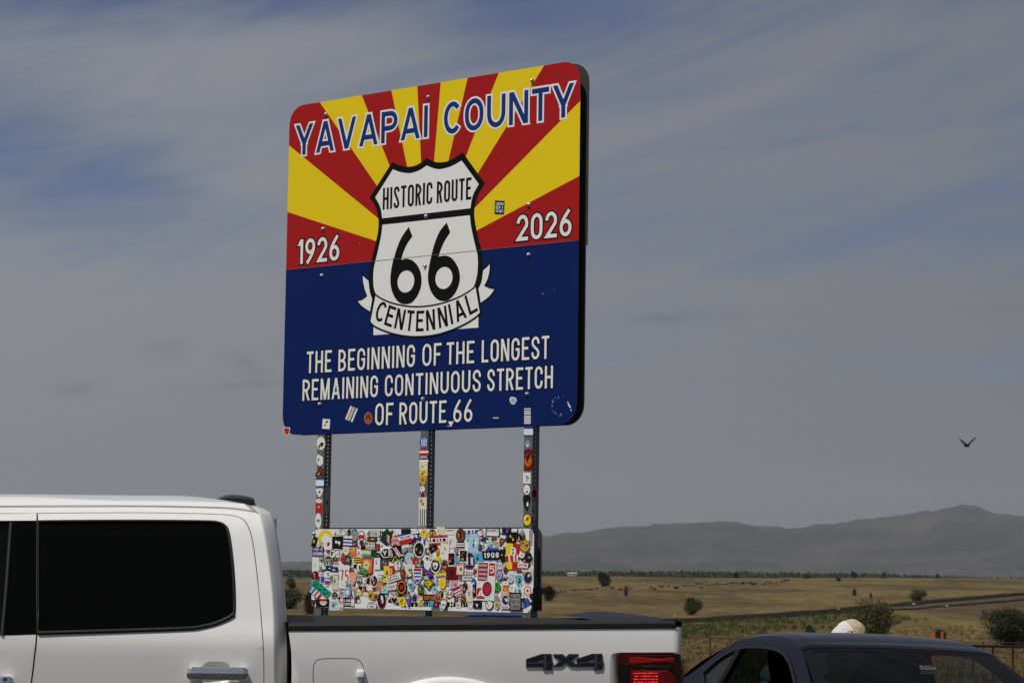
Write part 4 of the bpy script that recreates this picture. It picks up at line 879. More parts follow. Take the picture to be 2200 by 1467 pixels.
 (6, 205, 1245, 115, 125, 0, 'h', 'w', 'k', ''), (6, 65, 1072, 105, 110, 0, 'R', 'l', '', 'ggg'), (6, 330, 1268, 122, 155, 0, 'u', 'y', '', 'kdk'), (6, 430, 1180, 92, 122, 0, 'a', 'k', 's', 'Sw'), (6, 520, 1212, 82, 115, 0, 'o', 's', 'n', 'b'), (6, 620, 1262, 76, 115, 0, 'u', 'w', 'y', 'kk'), (6, 770, 1196, 208, 100, 0, 'r', 'k', '', '', 'COMPLAIN', 'o'), (6, 910, 1192, 102, 135, 0, 'o', 'f', 'B', 'of'), (6, 1075, 1135, 132, 145, 0, 's', 'k', 'w', '', '66'), (6, 1195, 1090, 122, 112, -25, 'r', 'n', '', '=nrwrw'), (6, 1175, 1232, 62, 102, 0, 'o', 'S', '', 'ss'), (6, 1000, 1310, 105, 165, 0, 'u', 'k', 'w', 'kw'), (6, 815, 1312, 82, 132, 0, 'u', 'c', '', 'b'), (6, 880, 1302, 90, 122, 0, 'x', 'm', '', 'bfn'), (6, 440, 1275, 62, 122, 0, 'u', 'p', '', 'Sr'),
 (7, 75, 222, 150, 225, 0, 'o', 'k', 'B', 'dmak'), (7, 70, 365, 132, 92, 0, 'r', 'n', '', '=nwrwn'), (7, 180, 270, 62, 92, 0, 'u', 'c', 'l', 'k'), (7, 230, 160, 190, 50, -6, 'r', 'w', '', '|bwbbwbwb'), (7, 285, 345, 165, 305, 4, 'r', 'l', '', 'bwlwb'), (7, 385, 185, 112, 105, 0, 'g', 'k', 'w', 's'), (7, 382, 410, 62, 112, 0, 'o', 'k', 'S', 's'), (7, 580, 170, 230, 130, 2, 'R', 'k', 'w', '', 'BERTRAND 66/'), (7, 800, 150, 145, 122, 0, 'r', 'n', '', 'c'), (7, 815, 125, 48, 48, 0, 'h', 'r', ''), (7, 880, 252, 150, 175, 3, 'r', 'k', '', 'dyd'), (7, 972, 205, 36, 245, 3, 'd', 'k', ''), (7, 985, 215, 190, 22, -35, 'r', 'k', ''), (7, 1050, 180, 72, 112, 0, 'x', 's', '', 'Sk'), (7, 1180, 250, 54, 245, 2, 'r', 's', '', 'Prv'),
 (7, 1090, 382, 175, 220, 0, 's', 'B', 'd', 'BkdB'), (7, 600, 270, 120, 90, -15, 'x', 'B', '', 'or'), (7, 720, 330, 80, 140, 20, 'u', 'B', '', 'fo'), (7, 640, 345, 70, 85, 0, 'R', 'e', '', '', 'D', 'm'), (7, 532, 335, 92, 150, 0, 'x', 'l', '', 'bcw'), (7, 900, 450, 212, 212, 2, 'r', 'y', '', '|yyrr'), (7, 910, 470, 105, 165, 0, 'x', 'w', '', 'akB'), (7, 585, 512, 190, 195, 0, 'r', 'b', '', ''), (7, 565, 528, 298, 142, -2, 'r', 'k', '', '', '1908', 'w'), (7, 752, 480, 88, 120, -12, 'h', 'k', ''), (7, 750, 585, 90, 110, 0, 'o', 'k', ''), (7, 1145, 565, 122, 185, 0, 'o', 'S', 'k', 'sS'), (7, 215, 622, 178, 275, 0, 'o', 'B', 'n', '', 'N N', 'w'), (7, 120, 542, 132, 205, 3, 'r', 'w', 'k', 'BdB'), (7, 360, 570, 132, 132, -15, 'r', 'c', '', 'tbG'), (7, 30, 610, 75, 80, 20, 'r', 'c', '', 'l'),
 (7, 890, 590, 200, 115, -5, 'r', 'w', '', '|rrwrrwrw'), (7, 895, 692, 175, 115, 0, 'r', 'd', '', '|yyrr'), (7, 1065, 690, 160, 72, 4, 'r', 'w', '', '', 'VFW', 'r'), (7, 195, 840, 185, 165, 0, 'r', 'w', '', '', 'YALL/NEED/JESUS'), (7, 300, 790, 62, 112, 30, 'h', 'r', ''), (7, 75, 760, 125, 175, 3, 'r', 'r', 'e', 'kS'), (7, 480, 940, 290, 605, 3, 'r', 'w', 'r', '=wwwww'), (7, 432, 790, 150, 285, 3, 'r', 'B', 'P', '=PBPBPBP'), (7, 575, 755, 95, 200, 3, 'r', 'r', '', '', '5', 'w'), (7, 400, 1130, 130, 170, 3, 'r', 'r', '', '', 'A', 'w'), (7, 500, 1060, 180, 275, 3, 'o', 'w', 'n', '@rrr'),
 (7, 690, 842, 112, 175, 0, 'o', 'S', 'v', 'pvS'), (7, 790, 762, 72, 105, 0, 'x', 'm', '', 'rB'), (7, 880, 800, 82, 82, 0, 'r', 's', 'w', 's'), (7, 775, 912, 110, 82, -30, 'j', 'n', '', 'B'), (7, 792, 972, 110, 72, 0, 'R', 'P', 'w', 'lc'), (7, 875, 905, 82, 112, 0, 'o', 'w', 'l', 'oa'), (7, 990, 945, 142, 235, 0, 'u', 'w', 'c', 'kBSd'), (7, 1135, 882, 142, 205, 0, 'o', 's', 'n', 'fwm'), (7, 1130, 1088, 135, 185, 0, 'o', 'w', 'r', '@wwr'), (7, 668, 1020, 92, 152, 0, 'o', 'g', '', 'kk'), (7, 800, 1080, 125, 130, 20, 'x', 'o', '', 'ff'), (7, 785, 1135, 140, 55, 0, 'a', 'w', '', '', 'SEABEE', 'r'), (7, 792, 1235, 125, 180, 0, 'o', 'w', 'n', 'ydw'), (7, 785, 1340, 140, 50, 0, 'r', 'w', '', '', 'TRAVEL', 'n'),
 (7, 948, 1262, 185, 285, 0, 'r', 'k', 's', '', 'BULLDOG/PRIDE OF/FLORENCE'), (7, 1115, 1282, 105, 155, 0, 'o', 'k', 'b', 'gtn'), (7, 655, 1312, 84, 132, 0, 'o', 'w', 'd', 'mBa'), (7, 655, 1212, 82, 105, 0, 'x', 's', '', 'SwS'), (7, 530, 1312, 140, 165, 0, 'g', 'k', 'w', 'kS'), (7, 345, 1302, 135, 122, 0, 'r', 'k', '', 'wSw'), (7, 230, 1332, 76, 92, 0, 'o', 'k', 'w', 's'), (7, 120, 1232, 86, 122, 0, 'o', 'k', 'B', 'dk'), (7, 215, 1130, 95, 265, -4, 'b', 'e', '', 'aged'), (7, 300, 1080, 58, 190, 0, 'r', 'k', '', 'pwP'), (7, 135, 1065, 62, 140, 10, 'x', 'n', '', 'Bf'), (7, 30, 1315, 62, 80, 0, 'r', 'w', '', '', 'X', 'r'), (7, 290, 950, 82, 130, 0, 'x', 'b', '', 'wb'), (7, 900, 1060, 95, 105, 8, 'r', 'w', '', 'sss'), (7, 1010, 1090, 70, 50, -20, 'x', 't', '', 'l'), (7, 1040, 530, 100, 110, 0, 'x', 'w', '', 'Ss'), (7, 1150, 1370, 70, 60, -30, 'r', 'w', '', 'l'), (7, 1040, 1375, 40, 62, 0, 'o', 'B', 'k', '')]
rnd = random.Random(77); FILL = []; FILL2 = []
def filler(w0, w1):
    x, y = rnd.uniform(675, 1142), rnd.uniform(1140, 1305); dark = rnd.random() < .45
    return ('p', x, y, rnd.uniform(w0, w1), rnd.uniform(w0, w1 * 1.2), rnd.choice((0, 0, 3, -4, rnd.uniform(-40, 40))), rnd.choice('rrrRRooxxusagDjb'), rnd.choice('kkSBnmG' if dark else 'wwwesydPcl'), rnd.choice(('', 'w', 'k', 'e', 's', 'S', 'B')),
            rnd.choice(('~k', '~w', '~n', '~r')) if rnd.random() < .35 else ''.join(rnd.choice('kkkwrbnygoBSsePclfadm') for _ in range(rnd.choice((2, 3, 4, 5)))))
for i in range(420): FILL.append(filler(6, 15))
for i in range(170): FILL2.append(filler(3.5, 8))
order = sorted(range(len(ST)), key=lambda i: -ST[i][3] * ST[i][4])
big100 = set(order[:99]); rest = MB()
for s_ in FILL: sticker(*s_, into=rest, low=True)
for s_ in FILL2: sticker(*s_, into=rest, low=True)
for i, s_ in enumerate(ST):
    if i in big100: sticker(*s_, parent=board)
    else: sticker(*s_, into=rest)
o = rest.build('stickers', SM, board, SIGN_AT); o['kind'] = 'stuff'
# black lettering printed on the board beneath the stickers
for word, z, x0, x1, y in (('YOU', 6, 400, 570, 1340), ('NOT', 6, 660, 770, 1340), ('STICK', 6, 945, 1140, 1340), ('ERE', 7, 75, 185, 1345), ('EIN', 6, 690, 790, 495)):
    mb = MB(); put_text(mb, word, 0, 1, 0, 1, .2, lambda a, b, q, z=z, x0=x0, x1=x1, y=y: px_pl(*zf[z](x0 + (x1 - x0) * a, y - b * 68), q), .0010, 0, gap=.3); part(mb, 'lettering', BLK, board)
# stickers on the panel itself
def on_panel(*a, **k): sticker('p', *a, parent=panel, **k)
on_panel(1073.5, 446, 20.5, 29, 2, 'r', 'k', 'n', '', 'LIBERI/DI/TIFARE!', 'w'); on_panel(701, 910.5, 16, 21, 4, 'r', 'w', '', 'kkS'); on_panel(755.5, 889, 17, 31, 22, 'r', 'k', '', '|wolaw'); on_panel(791.5, 898, 17, 25, 0, 'o', 'o', 'B', 'mo')
on_panel(616.5, 927, 14, 18, 0, 'u', 'w', 'r', 'm'); on_panel(1103, 860, 17, 19, 0, 'x', 'w', 'l', 'Ssb'); on_panel(1133.5, 893.5, 14, 33, 0, 'r', 'w', '', '=wSwswSwswswsw'); on_panel(969, 911, 14, 13, 0, 't', 's', 'w'); on_panel(1065.5, 897.5, 12, 2, 0, 'r', 'e', '')
# scratches and glue marks
mb = MB(); rnd = random.Random(3)
for x, y, w, h in [(1222, 868, 5, 5), (1225, 874, 4, 7), (1227, 881, 3, 4), (1220, 864, 4, 3), (1223, 871, 6, 3)] + [(1202 + 15 * math.cos(a) + rnd.gauss(0, 1), 872 + 20 * math.sin(a) + rnd.gauss(0, 1), rnd.uniform(.8, 2), rnd.uniform(.8, 1.6)) for a in [rnd.uniform(1.2, 5.2) for _ in range(26)]] + [(1166, 631, 6, 1), (1191, 623, 2, 1), (784, 246, 1.5, 2), (688, 396, 1.5, 1.5), (773, 523, 1.5, 1.5), (1080, 345, 1.5, 2), (965, 915, 12, 1.2)]:
    mb.poly([(x + w / 2 * rnd.uniform(.6, 1.1) * math.cos(q), y + h / 2 * rnd.uniform(.6, 1.1) * math.sin(q)) for q in [i * .9 for i in range(7)]], px_pl, 0, .0012)
part(mb, 'scratches', WHT, panel)['kind'] = 'stuff'
# stickers on the posts
PS = {0: [(155, 248, 74, 116, 0, 'o', 'e', 'w', 'rkkm'), (145, 392, 60, 112, 0, 'x', 'w', '', 'sS'), (150, 505, 66, 88, 28, 'r', 'k', 'B', 'dk'), (145, 588, 70, 85, 0, 'r', 'b', '', '=bwwwb'), (142, 672, 66, 82, 0, 'u', 'd', 'w', 'kS'), (142, 742, 58, 40, 0, 'x', 'w', '', 'sv'), (138, 803, 60, 86, 0, 'r', 'r', '', 'Bdf'), (132, 912, 52, 130, 0, 'o', 'w', '', 'ssS')],
      1: [(1041, 240, 76, 90, 0, 'o', 'b', 'w', '|bwbwbwb'), (1040, 350, 76, 114, 0, 'r', 'w', '', '=rwrnnw'), (1040, 365, 74, 34, 0, 'r', 'n', '', '', 'MERIKA', 'w'), (1036, 440, 70, 76, 0, 'R', 'e', '', 'sw'), (1036, 503, 70, 52, 0, 'R', 'y', '', 'bbn'), (1032, 570, 64, 80, 0, 'u', 'd', '', 'BGr'), (1026, 640, 46, 56, 0, 'o', 'e', 'w', 'r'), (1031, 680, 60, 72, 0, 'T', 'w', 'm', ''), (1029, 765, 68, 102, 0, 'r', 'e', '', 'aoBf'), (1026, 888, 62, 142, 0, 'R', 'w', '', '|wkwkwkw'), (1025, 885, 42, 46, 0, 'o', 'w', 'n', ''), (1026, 972, 46, 14, 0, 'a', 'w', 'r', '')],
      2: [(1938, 150, 78, 86, 0, 'r', 'b', '', '=bwwwb'), (1930, 255, 52, 72, 0, 'x', 's', '', 'w'), (1936, 390, 74, 180, 0, 'r', 'm', '', 'k'), (1934, 390, 66, 120, 0, 's', 'o', '', 'km'), (1925, 545, 64, 96, 0, 'r', 'w', '', 'kok'), (1923, 645, 72, 106, 0, 'o', 'k', 'w', 'wk'), (1924, 765, 66, 132, 0, 'u', 'k', '', 'sww'), (1927, 905, 78, 116, 0, 'o', 'k', 'y', 'rwB')]}
for i, lst in PS.items():
    for s_ in lst:
        sticker('P', *s_, parent=posts[i], place=lambda x, y, q: px_pl(x, y, q - .0038))
# stickers on the shaded side of the posts
def side_fn(uc):
    P0 = pl(uc + DP / 2 + .0006, 3.0); return lambda x, y, q: on_plane(x, y, P0, SE) + SE * q
for i, s_ in ((0, (210, 735, 44, 222, 4, 'r', 's', '', 'mmS')), (1, (1112, 800, 22, 60, 0, 'x', 'r', '', '')), (2, (1990, 680, 62, 110, 0, 'x', 'P', 'm', 'k')), (2, (1986, 815, 32, 140, 0, 'r', 's', '', 'SPS'))):
    uc = sum(uv(x, 1000)[0] for x in ((679.5, 696), (902, 918), (1125, 1142.5))[i]) / 2
    sticker('P', *s_, parent=posts[i], place=side_fn(uc))
# ------------------------------------------------------------------ pickup truck (side towards the camera, rear to the right)
PAINT = mat('white_paint', (.84, .84, .82), .25, spec=.4, coat=.3, var=.02, vscale=1.5); PLAS = mat('black_plastic', (.014, .014, .015), .5, spec=.35, bump=.08, bscale=300); RUB = mat('rubber', (.018, .018, .018), .85)
CHROME = mat('chrome', (.82, .83, .84), .06, metal=1.0); GAP = mat('shadow_gap', (.006, .006, .006), .9); PRIV = mat('privacy_glass', (.0025, .003, .0025), .05, spec=.05); GLOSSB = mat('gloss_black_trim', (.004, .004, .005), .2, spec=.10)
YS, DEEP = 10.0, 2.0                                     # near flank, body width
TG = ground_z(0, 11)
TYAW = R_(5.8); TROT = Matrix.Rotation(TYAW, 3, 'Z'); PIV = Vector((0, YS, 0))
def tdepth(px, py, Y):
    """line of sight met with a plane of the truck, in the truck's own axes"""
    o = TROT.transposed() @ (CAM - PIV) + PIV; d = TROT.transposed() @ ray(px, py); return o + d * ((Y - o.y) / d.y)
TLOC = Vector((-1.6, YS + DEEP / 2, TG))
truck = thing('pickup_truck', TROT @ (TLOC - PIV) + PIV, 'white crew cab pickup with black tonneau cover parked in front of the sign', 'pickup truck')
truck.rotation_euler = (0, 0, TYAW); TO = TLOC
BODY = [(.30, .10), (.55, .055), (.80, .050), (.95, .046), (1.05, .036), (1.15, .022), (1.25, .007), (1.32, .001), (1.40, .0), (1.44, .004)]
CABP = [(.30, .10), (.55, .055), (.80, .050), (.95, .046), (1.05, .038), (1.15, .026), (1.25, .012), (1.33, .002), (1.385, .004), (1.43, .024), (1.60, .068), (1.80, .130), (1.865, .158), (1.905, .190), (1.94, .225), (1.965, .29), (1.985, .42)]
def smooth_tab(tab, w=.02):
    return lambda z: sum(lerp(tab, z + d) for d in (-w, -w / 2, 0, w / 2, w)) / 5
bz, cz = smooth_tab(BODY), smooth_tab(CABP, .012)
def tpt(px, py, prof):
    p = tdepth(px, py, YS)
    for _ in range(4): p = tdepth(px, py, YS + prof(p.z))
    return (p.x, p.z)
tc_ = lambda pts, n=5: [tpt(x, y, cz) for x, y in (crom(pts, n) if n else pts)]
tb_ = lambda pts, n=5: [tpt(x, y, bz) for x, y in (crom(pts, n) if n else pts)]
XR, RC = tpt(587, 1400, cz)[0], .058                     # where the cab corner starts to turn, corner radius
def corner_x(z): return tpt(0, 0, cz)[0] if False else lerp(CORN, z)
CORN = sorted([(tpt(x, y, cz)[1], tpt(x, y, cz)[0]) for x, y in ((549, 1088), (555, 1100), (562, 1125), (570, 1169), (576, 1211), (583, 1274), (586, 1325), (587, 1400), (588, 1467))])
CORN = [(.3, CORN[0][1])] + CORN
cab_fn = lambda x, z, h: Vector((x, YS + cz(z) + h, z)); bed_fn = lambda x, z, h: Vector((x, YS + bz(z) + h, z))
ZL = .42
XF = -3.55                                               # front of the front door
roofz = tpt(300, 1070, cz)[1]
# --- cab: roof, rail and rear pillar panel, rounded corner, back wall, far side
seam_top = [(-900, 1106), (0, 1102), (80, 1101), (300, 1100), (400, 1101.5), (470, 1103.5), (505, 1107), (524, 1116), (536, 1135), (544, 1165), (551, 1215), (558, 1280), (563, 1340), (567, 1400), (568, 1467)]
seam = [tpt(x, y, cz) for x, y in crom(seam_top, 4)]
zt = [z for z, x in CORN if z > 1.2]
top_line = [(XF - .2, 1.955), (-2.6, 1.962), (-2.0, 1.965)] + [tpt(x, y, cz) for x, y in ((250, 1075), (400, 1076), (480, 1078), (525, 1082))]
outer = [(seam[-1][0], ZL)] + [(x, z) for z, x in CORN if z < 1.93] 
outer = [(lerp(CORN, ZL), ZL)] + [(lerp(CORN, z), z) for z in [ZL + (1.90 - ZL) * i / 30 for i in range(31)]][1:] + [p for p in reversed(top_line) if p[0] < lerp(CORN, 1.90) - .01]
frame = outer + [p for p in seam if p[0] > XF - .2] + [(seam[-1][0], ZL)]
frame = outer + [(XF - .2, seam[0][1])] + [p for p in seam if p[0] > XF - .15] + [(seam[-1][0] + .001, ZL)]
mb = MB(); skin_panel(mb, frame, cab_fn, .05, (), 0, .03)
zs = [ZL + (1.90 - ZL) * i / 40 for i in range(41)]
yb = YS + DEEP
P = []
for z in zs + [1.912, 1.924, 1.934, 1.942]:
    e = max(0, z - 1.90) / .042; x0 = lerp(CORN, min(z, 1.90)) - .035 * e ** 1.6; y0 = YS + cz(z); rc = RC * (1 - .55 * e ** 2)
    r = [(x0, y0, z)] + [(x0 + a * (rc / .064), y0 + b, z) for a, b in ((.004, .0008), (.008, .004), (.030, .038), (.052, .073), (.060, .088), (.064, .110))]
    P.append(r + [(r[-1][0], yb - cz(z) - .06, z), (x0, yb - cz(z), z)])
mb.grid(P, 0, True)
# roof skin: rows along x, columns across
def roof_edge(x): return lerp([(p[0], p[1]) for p in sorted(top_line)] + [(lerp(CORN, 1.90), 1.90)], x)
P = []; xs = [XF - .2 + (lerp(CORN, 1.90) + .004 - (XF - .2)) * i / 70 for i in range(71)]
xe = lerp(CORN, 1.90)
for x in xs:
    ze = roof_edge(min(x, xe)); row = []
    drop = 0 if x < xe - .34 else .062 * ((x - xe + .34) / (.34 + RC)) ** 1.7
    y0 = YS + cz(ze) + (0 if x <= xe else 1.15 * (RC - math.sqrt(max(0, RC ** 2 - (x - xe) ** 2))))
    for j in range(25):
        s_ = j / 24; y = y0 + (yb - 2 * (y0 - YS) + (y0 - YS) * 1.0 - y0) * s_ if False else y0 + (2 * (YS + DEEP / 2 - y0)) * s_
        q = 1 - abs(2 * s_ - 1) ** 3.2
        row.append((x, y, ze + q * max(.004, (1.995 - drop - .010 * abs(x + 1.5)) - ze)))
    P.append(row)
mb.grid(P, 0, True)
P = [[(x, yb - cz(z), z) for z in [ZL + i * .05 for i in range(31)]] for x in (XF - .2, -2.5, -1.5, lerp(CORN, ZL))]
mb.grid(P, 0, True)
cab = mb.build('cab', PAINT, truck, TO)
mb = MB()
for pts in ([(-40, 1087), (120, 1086), (300, 1086), (420, 1088), (500, 1091), (548, 1098)],):
    mb.tube([cab_fn(*tpt(x, y, cz), -.001) for x, y in crom(pts, 4)], .0022, 5)
mb.build('roof_ditch', mat('paint_seam', (.30, .30, .30), .5), truck, TO)
# dark backing behind the door gaps, and cabin floor
mb = MB(); P = [[(x, YS + cz(z) + .05, z) for z in [ZL + i * .05 for i in range(30)]] for x in (XF - .2, -2.4, -1.6, lerp(CORN, 1.8) - .02)]
mb.grid(P, 0, True); mb.box((-2.2, YS + 1.0, .45), (3.0, 1.8, .1), 0); mb.build('cab_inner', GAP, truck, TO)
# --- doors
gapx = .0035
def inset(poly, d):
    """shrinks a closed outline by d"""
    A2 = sum(poly[i - 1][0] * poly[i][1] - poly[i][0] * poly[i - 1][1] for i in range(len(poly)))
    Lf, Rg = ribbon(poly, True, d, 0); q = Lf if A2 > 0 else Rg
    return [(p.x, p.y) for p in q]
def dedupe(p, e=.002):
    out = [p[0]]
    for q in p[1:]:
        if math.hypot(q[0] - out[-1][0], q[1] - out[-1][1]) > e: out.append(q)
    if math.hypot(out[0][0] - out[-1][0], out[0][1] - out[-1][1]) < e: out.pop()
    return out
split = tc_([(80, 1101), (80, 1200), (80, 1300), (79, 1362), (74, 1410), (67, 1467), (52, 1560)])
rear = [p for p in seam if p[0] > split[0][0] + .005]
rd = dedupe([split[0]] + rear + [(seam[-1][0] + .012, ZL + .05), (split[-1][0], ZL + .05)] + split[::-1])
rd = inset(rd, gapx)
win = tc_([(82.5, 1117.5), (200, 1116.5), (340, 1116.5), (440, 1117.5), (468, 1119.5), (484, 1127), (492, 1142), (498, 1180), (503, 1230), (505.5, 1285), (505, 1312), (501, 1321), (486, 1331), (460, 1342), (432, 1349), (400, 1352.5), (300, 1356), (180, 1359.5), (82, 1362.5)], 3)
SPZ = sorted((p[1], p[0]) for p in split)
win = dedupe([(lerp(SPZ, p[1]) + gapx + .0004, p[1]) if i in (0, len(win) - 1) else p for i, p in enumerate(win)])
wx = split[0][0] + gapx + .0002
# the window reaches the front edge of the door: cut it out of the outline
body_outline = dedupe([(rd[0][0], rd[0][1])] + rd[1:])
wmin = win[0][1]; wbot = win[-1][1]
mb = MB(); skin_panel(mb, rd, cab_fn, .04, [inset(win, .002)], 0, .025)
rdoor = mb.build('rear_door', PAINT, truck, TO)
def window(parent, outline, name='window'):
    mb = MB(); o2 = inset(outline, .001); skin_panel(mb, o2, lambda x, z, h: cab_fn(x, z, h - .0015), .05, [inset(outline, .012)], 0, .02)
    w_ = mb.build('window', GLOSSB, parent, TO); return w_
mb = MB(); skin_panel(mb, inset(win, .003), lambda x, z, h: cab_fn(x, z, h + .004), .05, (), 0, .02); wn = mb.build('window', PRIV, rdoor, TO)
# trim: black frame strip round the glass, division bar at the front
def strip(pts, r0, mbx, mi=0, off=-.002):
    mbx.tube([cab_fn(p[0], p[1], off) for p in pts], r0, 6, mi)
mb = MB(); strip(inset(win, .004), .0065, mb)
strip([(lerp(SPZ, win[-1][1] + (win[0][1] - win[-1][1]) * i / 6) + gapx + .0015, win[-1][1] + (win[0][1] - win[-1][1]) * i / 6) for i in range(7)], .0042, mb, off=.0012)
dv = tc_([(137, 1119), (136, 1200), (135, 1300), (134, 1360)], 3); pass
low = tc_([(82, 1359), (180, 1356.5), (300, 1353), (400, 1349.5), (432, 1346), (462, 1339), (490, 1327), (503, 1318)], 3); strip(low, .010, mb, off=-.003)
mb.build('window_trim', mat('satin_trim', (.014, .014, .013), .5, spec=.25), rdoor, TO)
# front door
fd = dedupe([(XF, seam[0][1])] + [p for p in seam if XF + .02 < p[0] < split[0][0] - .005] + split[:] + [(split[-1][0], ZL + .05), (XF, ZL + .05)])
fd = inset(fd, gapx)
fwin = dedupe([tpt(78.5, 1117.5, cz), tpt(78, 1362.5, cz), tpt(-200, 1370, cz), tpt(-560, 1378, cz), tpt(-600, 1330, cz), tpt(-420, 1160, cz), tpt(-340, 1125, cz), tpt(-200, 1119, cz)])
mb = MB(); skin_panel(mb, fd, cab_fn, .05, [fwin], 0, .025); fdoor = mb.build('front_door', PAINT, truck, TO)
glassx = tpt(21, 1240, cz)[0]
fg = [tpt(23, 1124, cz), tpt(5, 1364, cz)] + fwin[2:]
mb = MB(); skin_panel(mb, inset(dedupe(fg), .004), lambda x, z, h: cab_fn(x, z, h + .012), .06, (), 0, .004); mb.build('window', glass('truck_glass', (.30, .36, .32), .5), fdoor, TO)
mb = MB(); skin_panel(mb, dedupe([tpt(78.2, 1117.8, cz), tpt(78, 1362, cz), tpt(8, 1364, cz), tpt(26, 1120, cz)]), lambda x, z, h: cab_fn(x, z, h - .001), .05, (), 0, .02)
mb.build('pillar_trim', PRIV, fdoor, TO)
mb = MB(); strip([tpt(24, 1122, cz), tpt(15, 1250, cz), tpt(5, 1364, cz)], .009, mb, off=-.001); mb.build('window_trim', mat('satin_trim_front', (.022, .022, .020), .5, spec=.3), fdoor, TO)
# handles: chrome bar on two feet over a scooped cup
def handle(parent, x0, y0, x1, y1, cut=False):
    a, b = tpt(x0, y0, cz), tpt(x1, y1, cz); z = (a[1] + b[1]) / 2; y = YS + cz(z); L_ = b[0] - a[0]; h = .056; xc = (a[0] + b[0]) / 2
    pr = [(-.5, .0), (-.48, -.022), (-.36, -.042), (0, -.049), (.36, -.042), (.48, -.022), (.5, .0)]
    mb = MB(); P = []
    for u_ in [i / 24 for i in range(25)]:
        s_ = (u_ - .5) * 2; e = min(1, (1 - abs(s_)) * 9); e = math.sqrt(max(0, 1 - (1 - e) ** 2)); hh = h * (.62 + .38 * e); ring = []
        for k in range(14):
            ang = 2 * math.pi * k / 14; ca, sa = math.cos(ang), math.sin(ang)
            sq = lambda v: math.copysign(abs(v) ** .55, v)
            ring.append((xc + s_ * L_ / 2, y - .036 - .0 * e + .016 * sq(ca) * (.5 + .5 * e), z + hh / 2 * sq(sa)))
        P.append(ring)
    mb.grid(P, 0, True, closed_v=True); mb.add(P[0], [tuple(range(14))]); mb.add(P[-1], [tuple(range(14))[::-1]])
    for s_ in (-1, 1): mb.box((xc + s_ * L_ * .40, y - .010, z), (L_ * .14, .045, h * .72))
    hb = mb.build('handle', CHROME, parent, TO)
    mb = MB(); P = []
    for r in (1.0, .93, .75, .45, .12):
        d = .006 if r == 1 else -.0 ; P.append([(xc - L_ * .02 + r * L_ * .33 * math.cos(2 * math.pi * k / 28) * (abs(math.cos(2 * math.pi * k / 28)) ** -.35 if abs(math.cos(2 * math.pi * k / 28)) > .05 else 1), y - .002 + .0 - (0 if r < .99 else .001), z + .004 + r * .066 * math.sin(2 * math.pi * k / 28)) for k in range(28)])
    cup = [(xc - L_ * .02 + sx_ * L_ * .30, z + sz_ * .062) for sx_, sz_ in [(math.copysign(abs(math.cos(q)) ** .6, math.cos(q)), math.copysign(abs(math.sin(q)) ** .8, math.sin(q))) for q in [i * math.pi / 14 for i in range(28)]]]
    mb = MB(); n = len(cup)
    ctr = (sum(p[0] for p in cup) / n, sum(p[1] for p in cup) / n)
    P = []
    for r, dp in ((1.0, -.0015), (.9, .004 - .0055), (.82, -.0052), (.5, -.0060), (.05, -.0062)):
        P.append([(ctr[0] + (p[0] - ctr[0]) * r, YS + cz(ctr[1] + (p[1] - ctr[1]) * r) - .0015 + (.0 if r > .95 else -.000), ctr[1] + (p[1] - ctr[1]) * r) for p in cup])
    return hb, cup
def scoop(outline, depth):
    """returns hole outline and a bowl mesh"""
    n = len(outline); c = (sum(p[0] for p in outline) / n, sum(p[1] for p in outline) / n); P = []
    for r, d in ((1.0, 0), (.97, .25), (.86, .62), (.66, .88), (.4, 1.0), (.02, 1.0)):
        P.append([(c[0] + (p[0] - c[0]) * r, YS + cz(c[1] + (p[1] - c[1]) * r) + depth * d, c[1] + (p[1] - c[1]) * r) for p in outline])
    mb = MB(); mb.grid(P, 0, True, closed_v=True); return mb
def cup_outline(xa, xb, ya, yb_):
    a, b = tpt(xa, ya, cz), tpt(xb, yb_, cz); xc, zc, rx, rz = (a[0] + b[0]) / 2, (a[1] + b[1]) / 2, (b[0] - a[0]) / 2, (a[1] - b[1]) / 2
    f = lambda v, e: math.copysign(abs(v) ** e, v)
    return [(xc + rx * f(math.cos(q), .6), zc + rz * f(math.sin(q), .8)) for q in [i * math.pi / 16 for i in range(32)]]
cupo = cup_outline(432, 496, 1419.5, 1472)
bpy.data.objects.remove(rdoor.children[0]) if False else None
mb = MB(); skin_panel(mb, rd, cab_fn, .04, [inset(win, .002), cupo], 0, .025)
rdoor.data = (lambda o: (o.data, bpy.data.objects.remove(o))[0])(mb.build('door_skin', PAINT, None, TO))
scoop(cupo, .034).build('handle_cup', PAINT, rdoor, TO)
handle(rdoor, 402, 1446, 533, 1444.5)
handle(fdoor, -105, 1466, 30, 1463.5)
mb = MB(); p = tpt(14, 1457, cz); mb.lathe([(.010, 0), (.010, .004), (.006, .005), (.003, .003), (0, .003)], (p[0], YS + cz(p[1]) - .054, p[1]), (0, -1, 0), (1, 0, 0), 14); mb.build('key_lock', mat('lock_metal', (.16, .16, .16), .3, metal=.9), fdoor, TO)
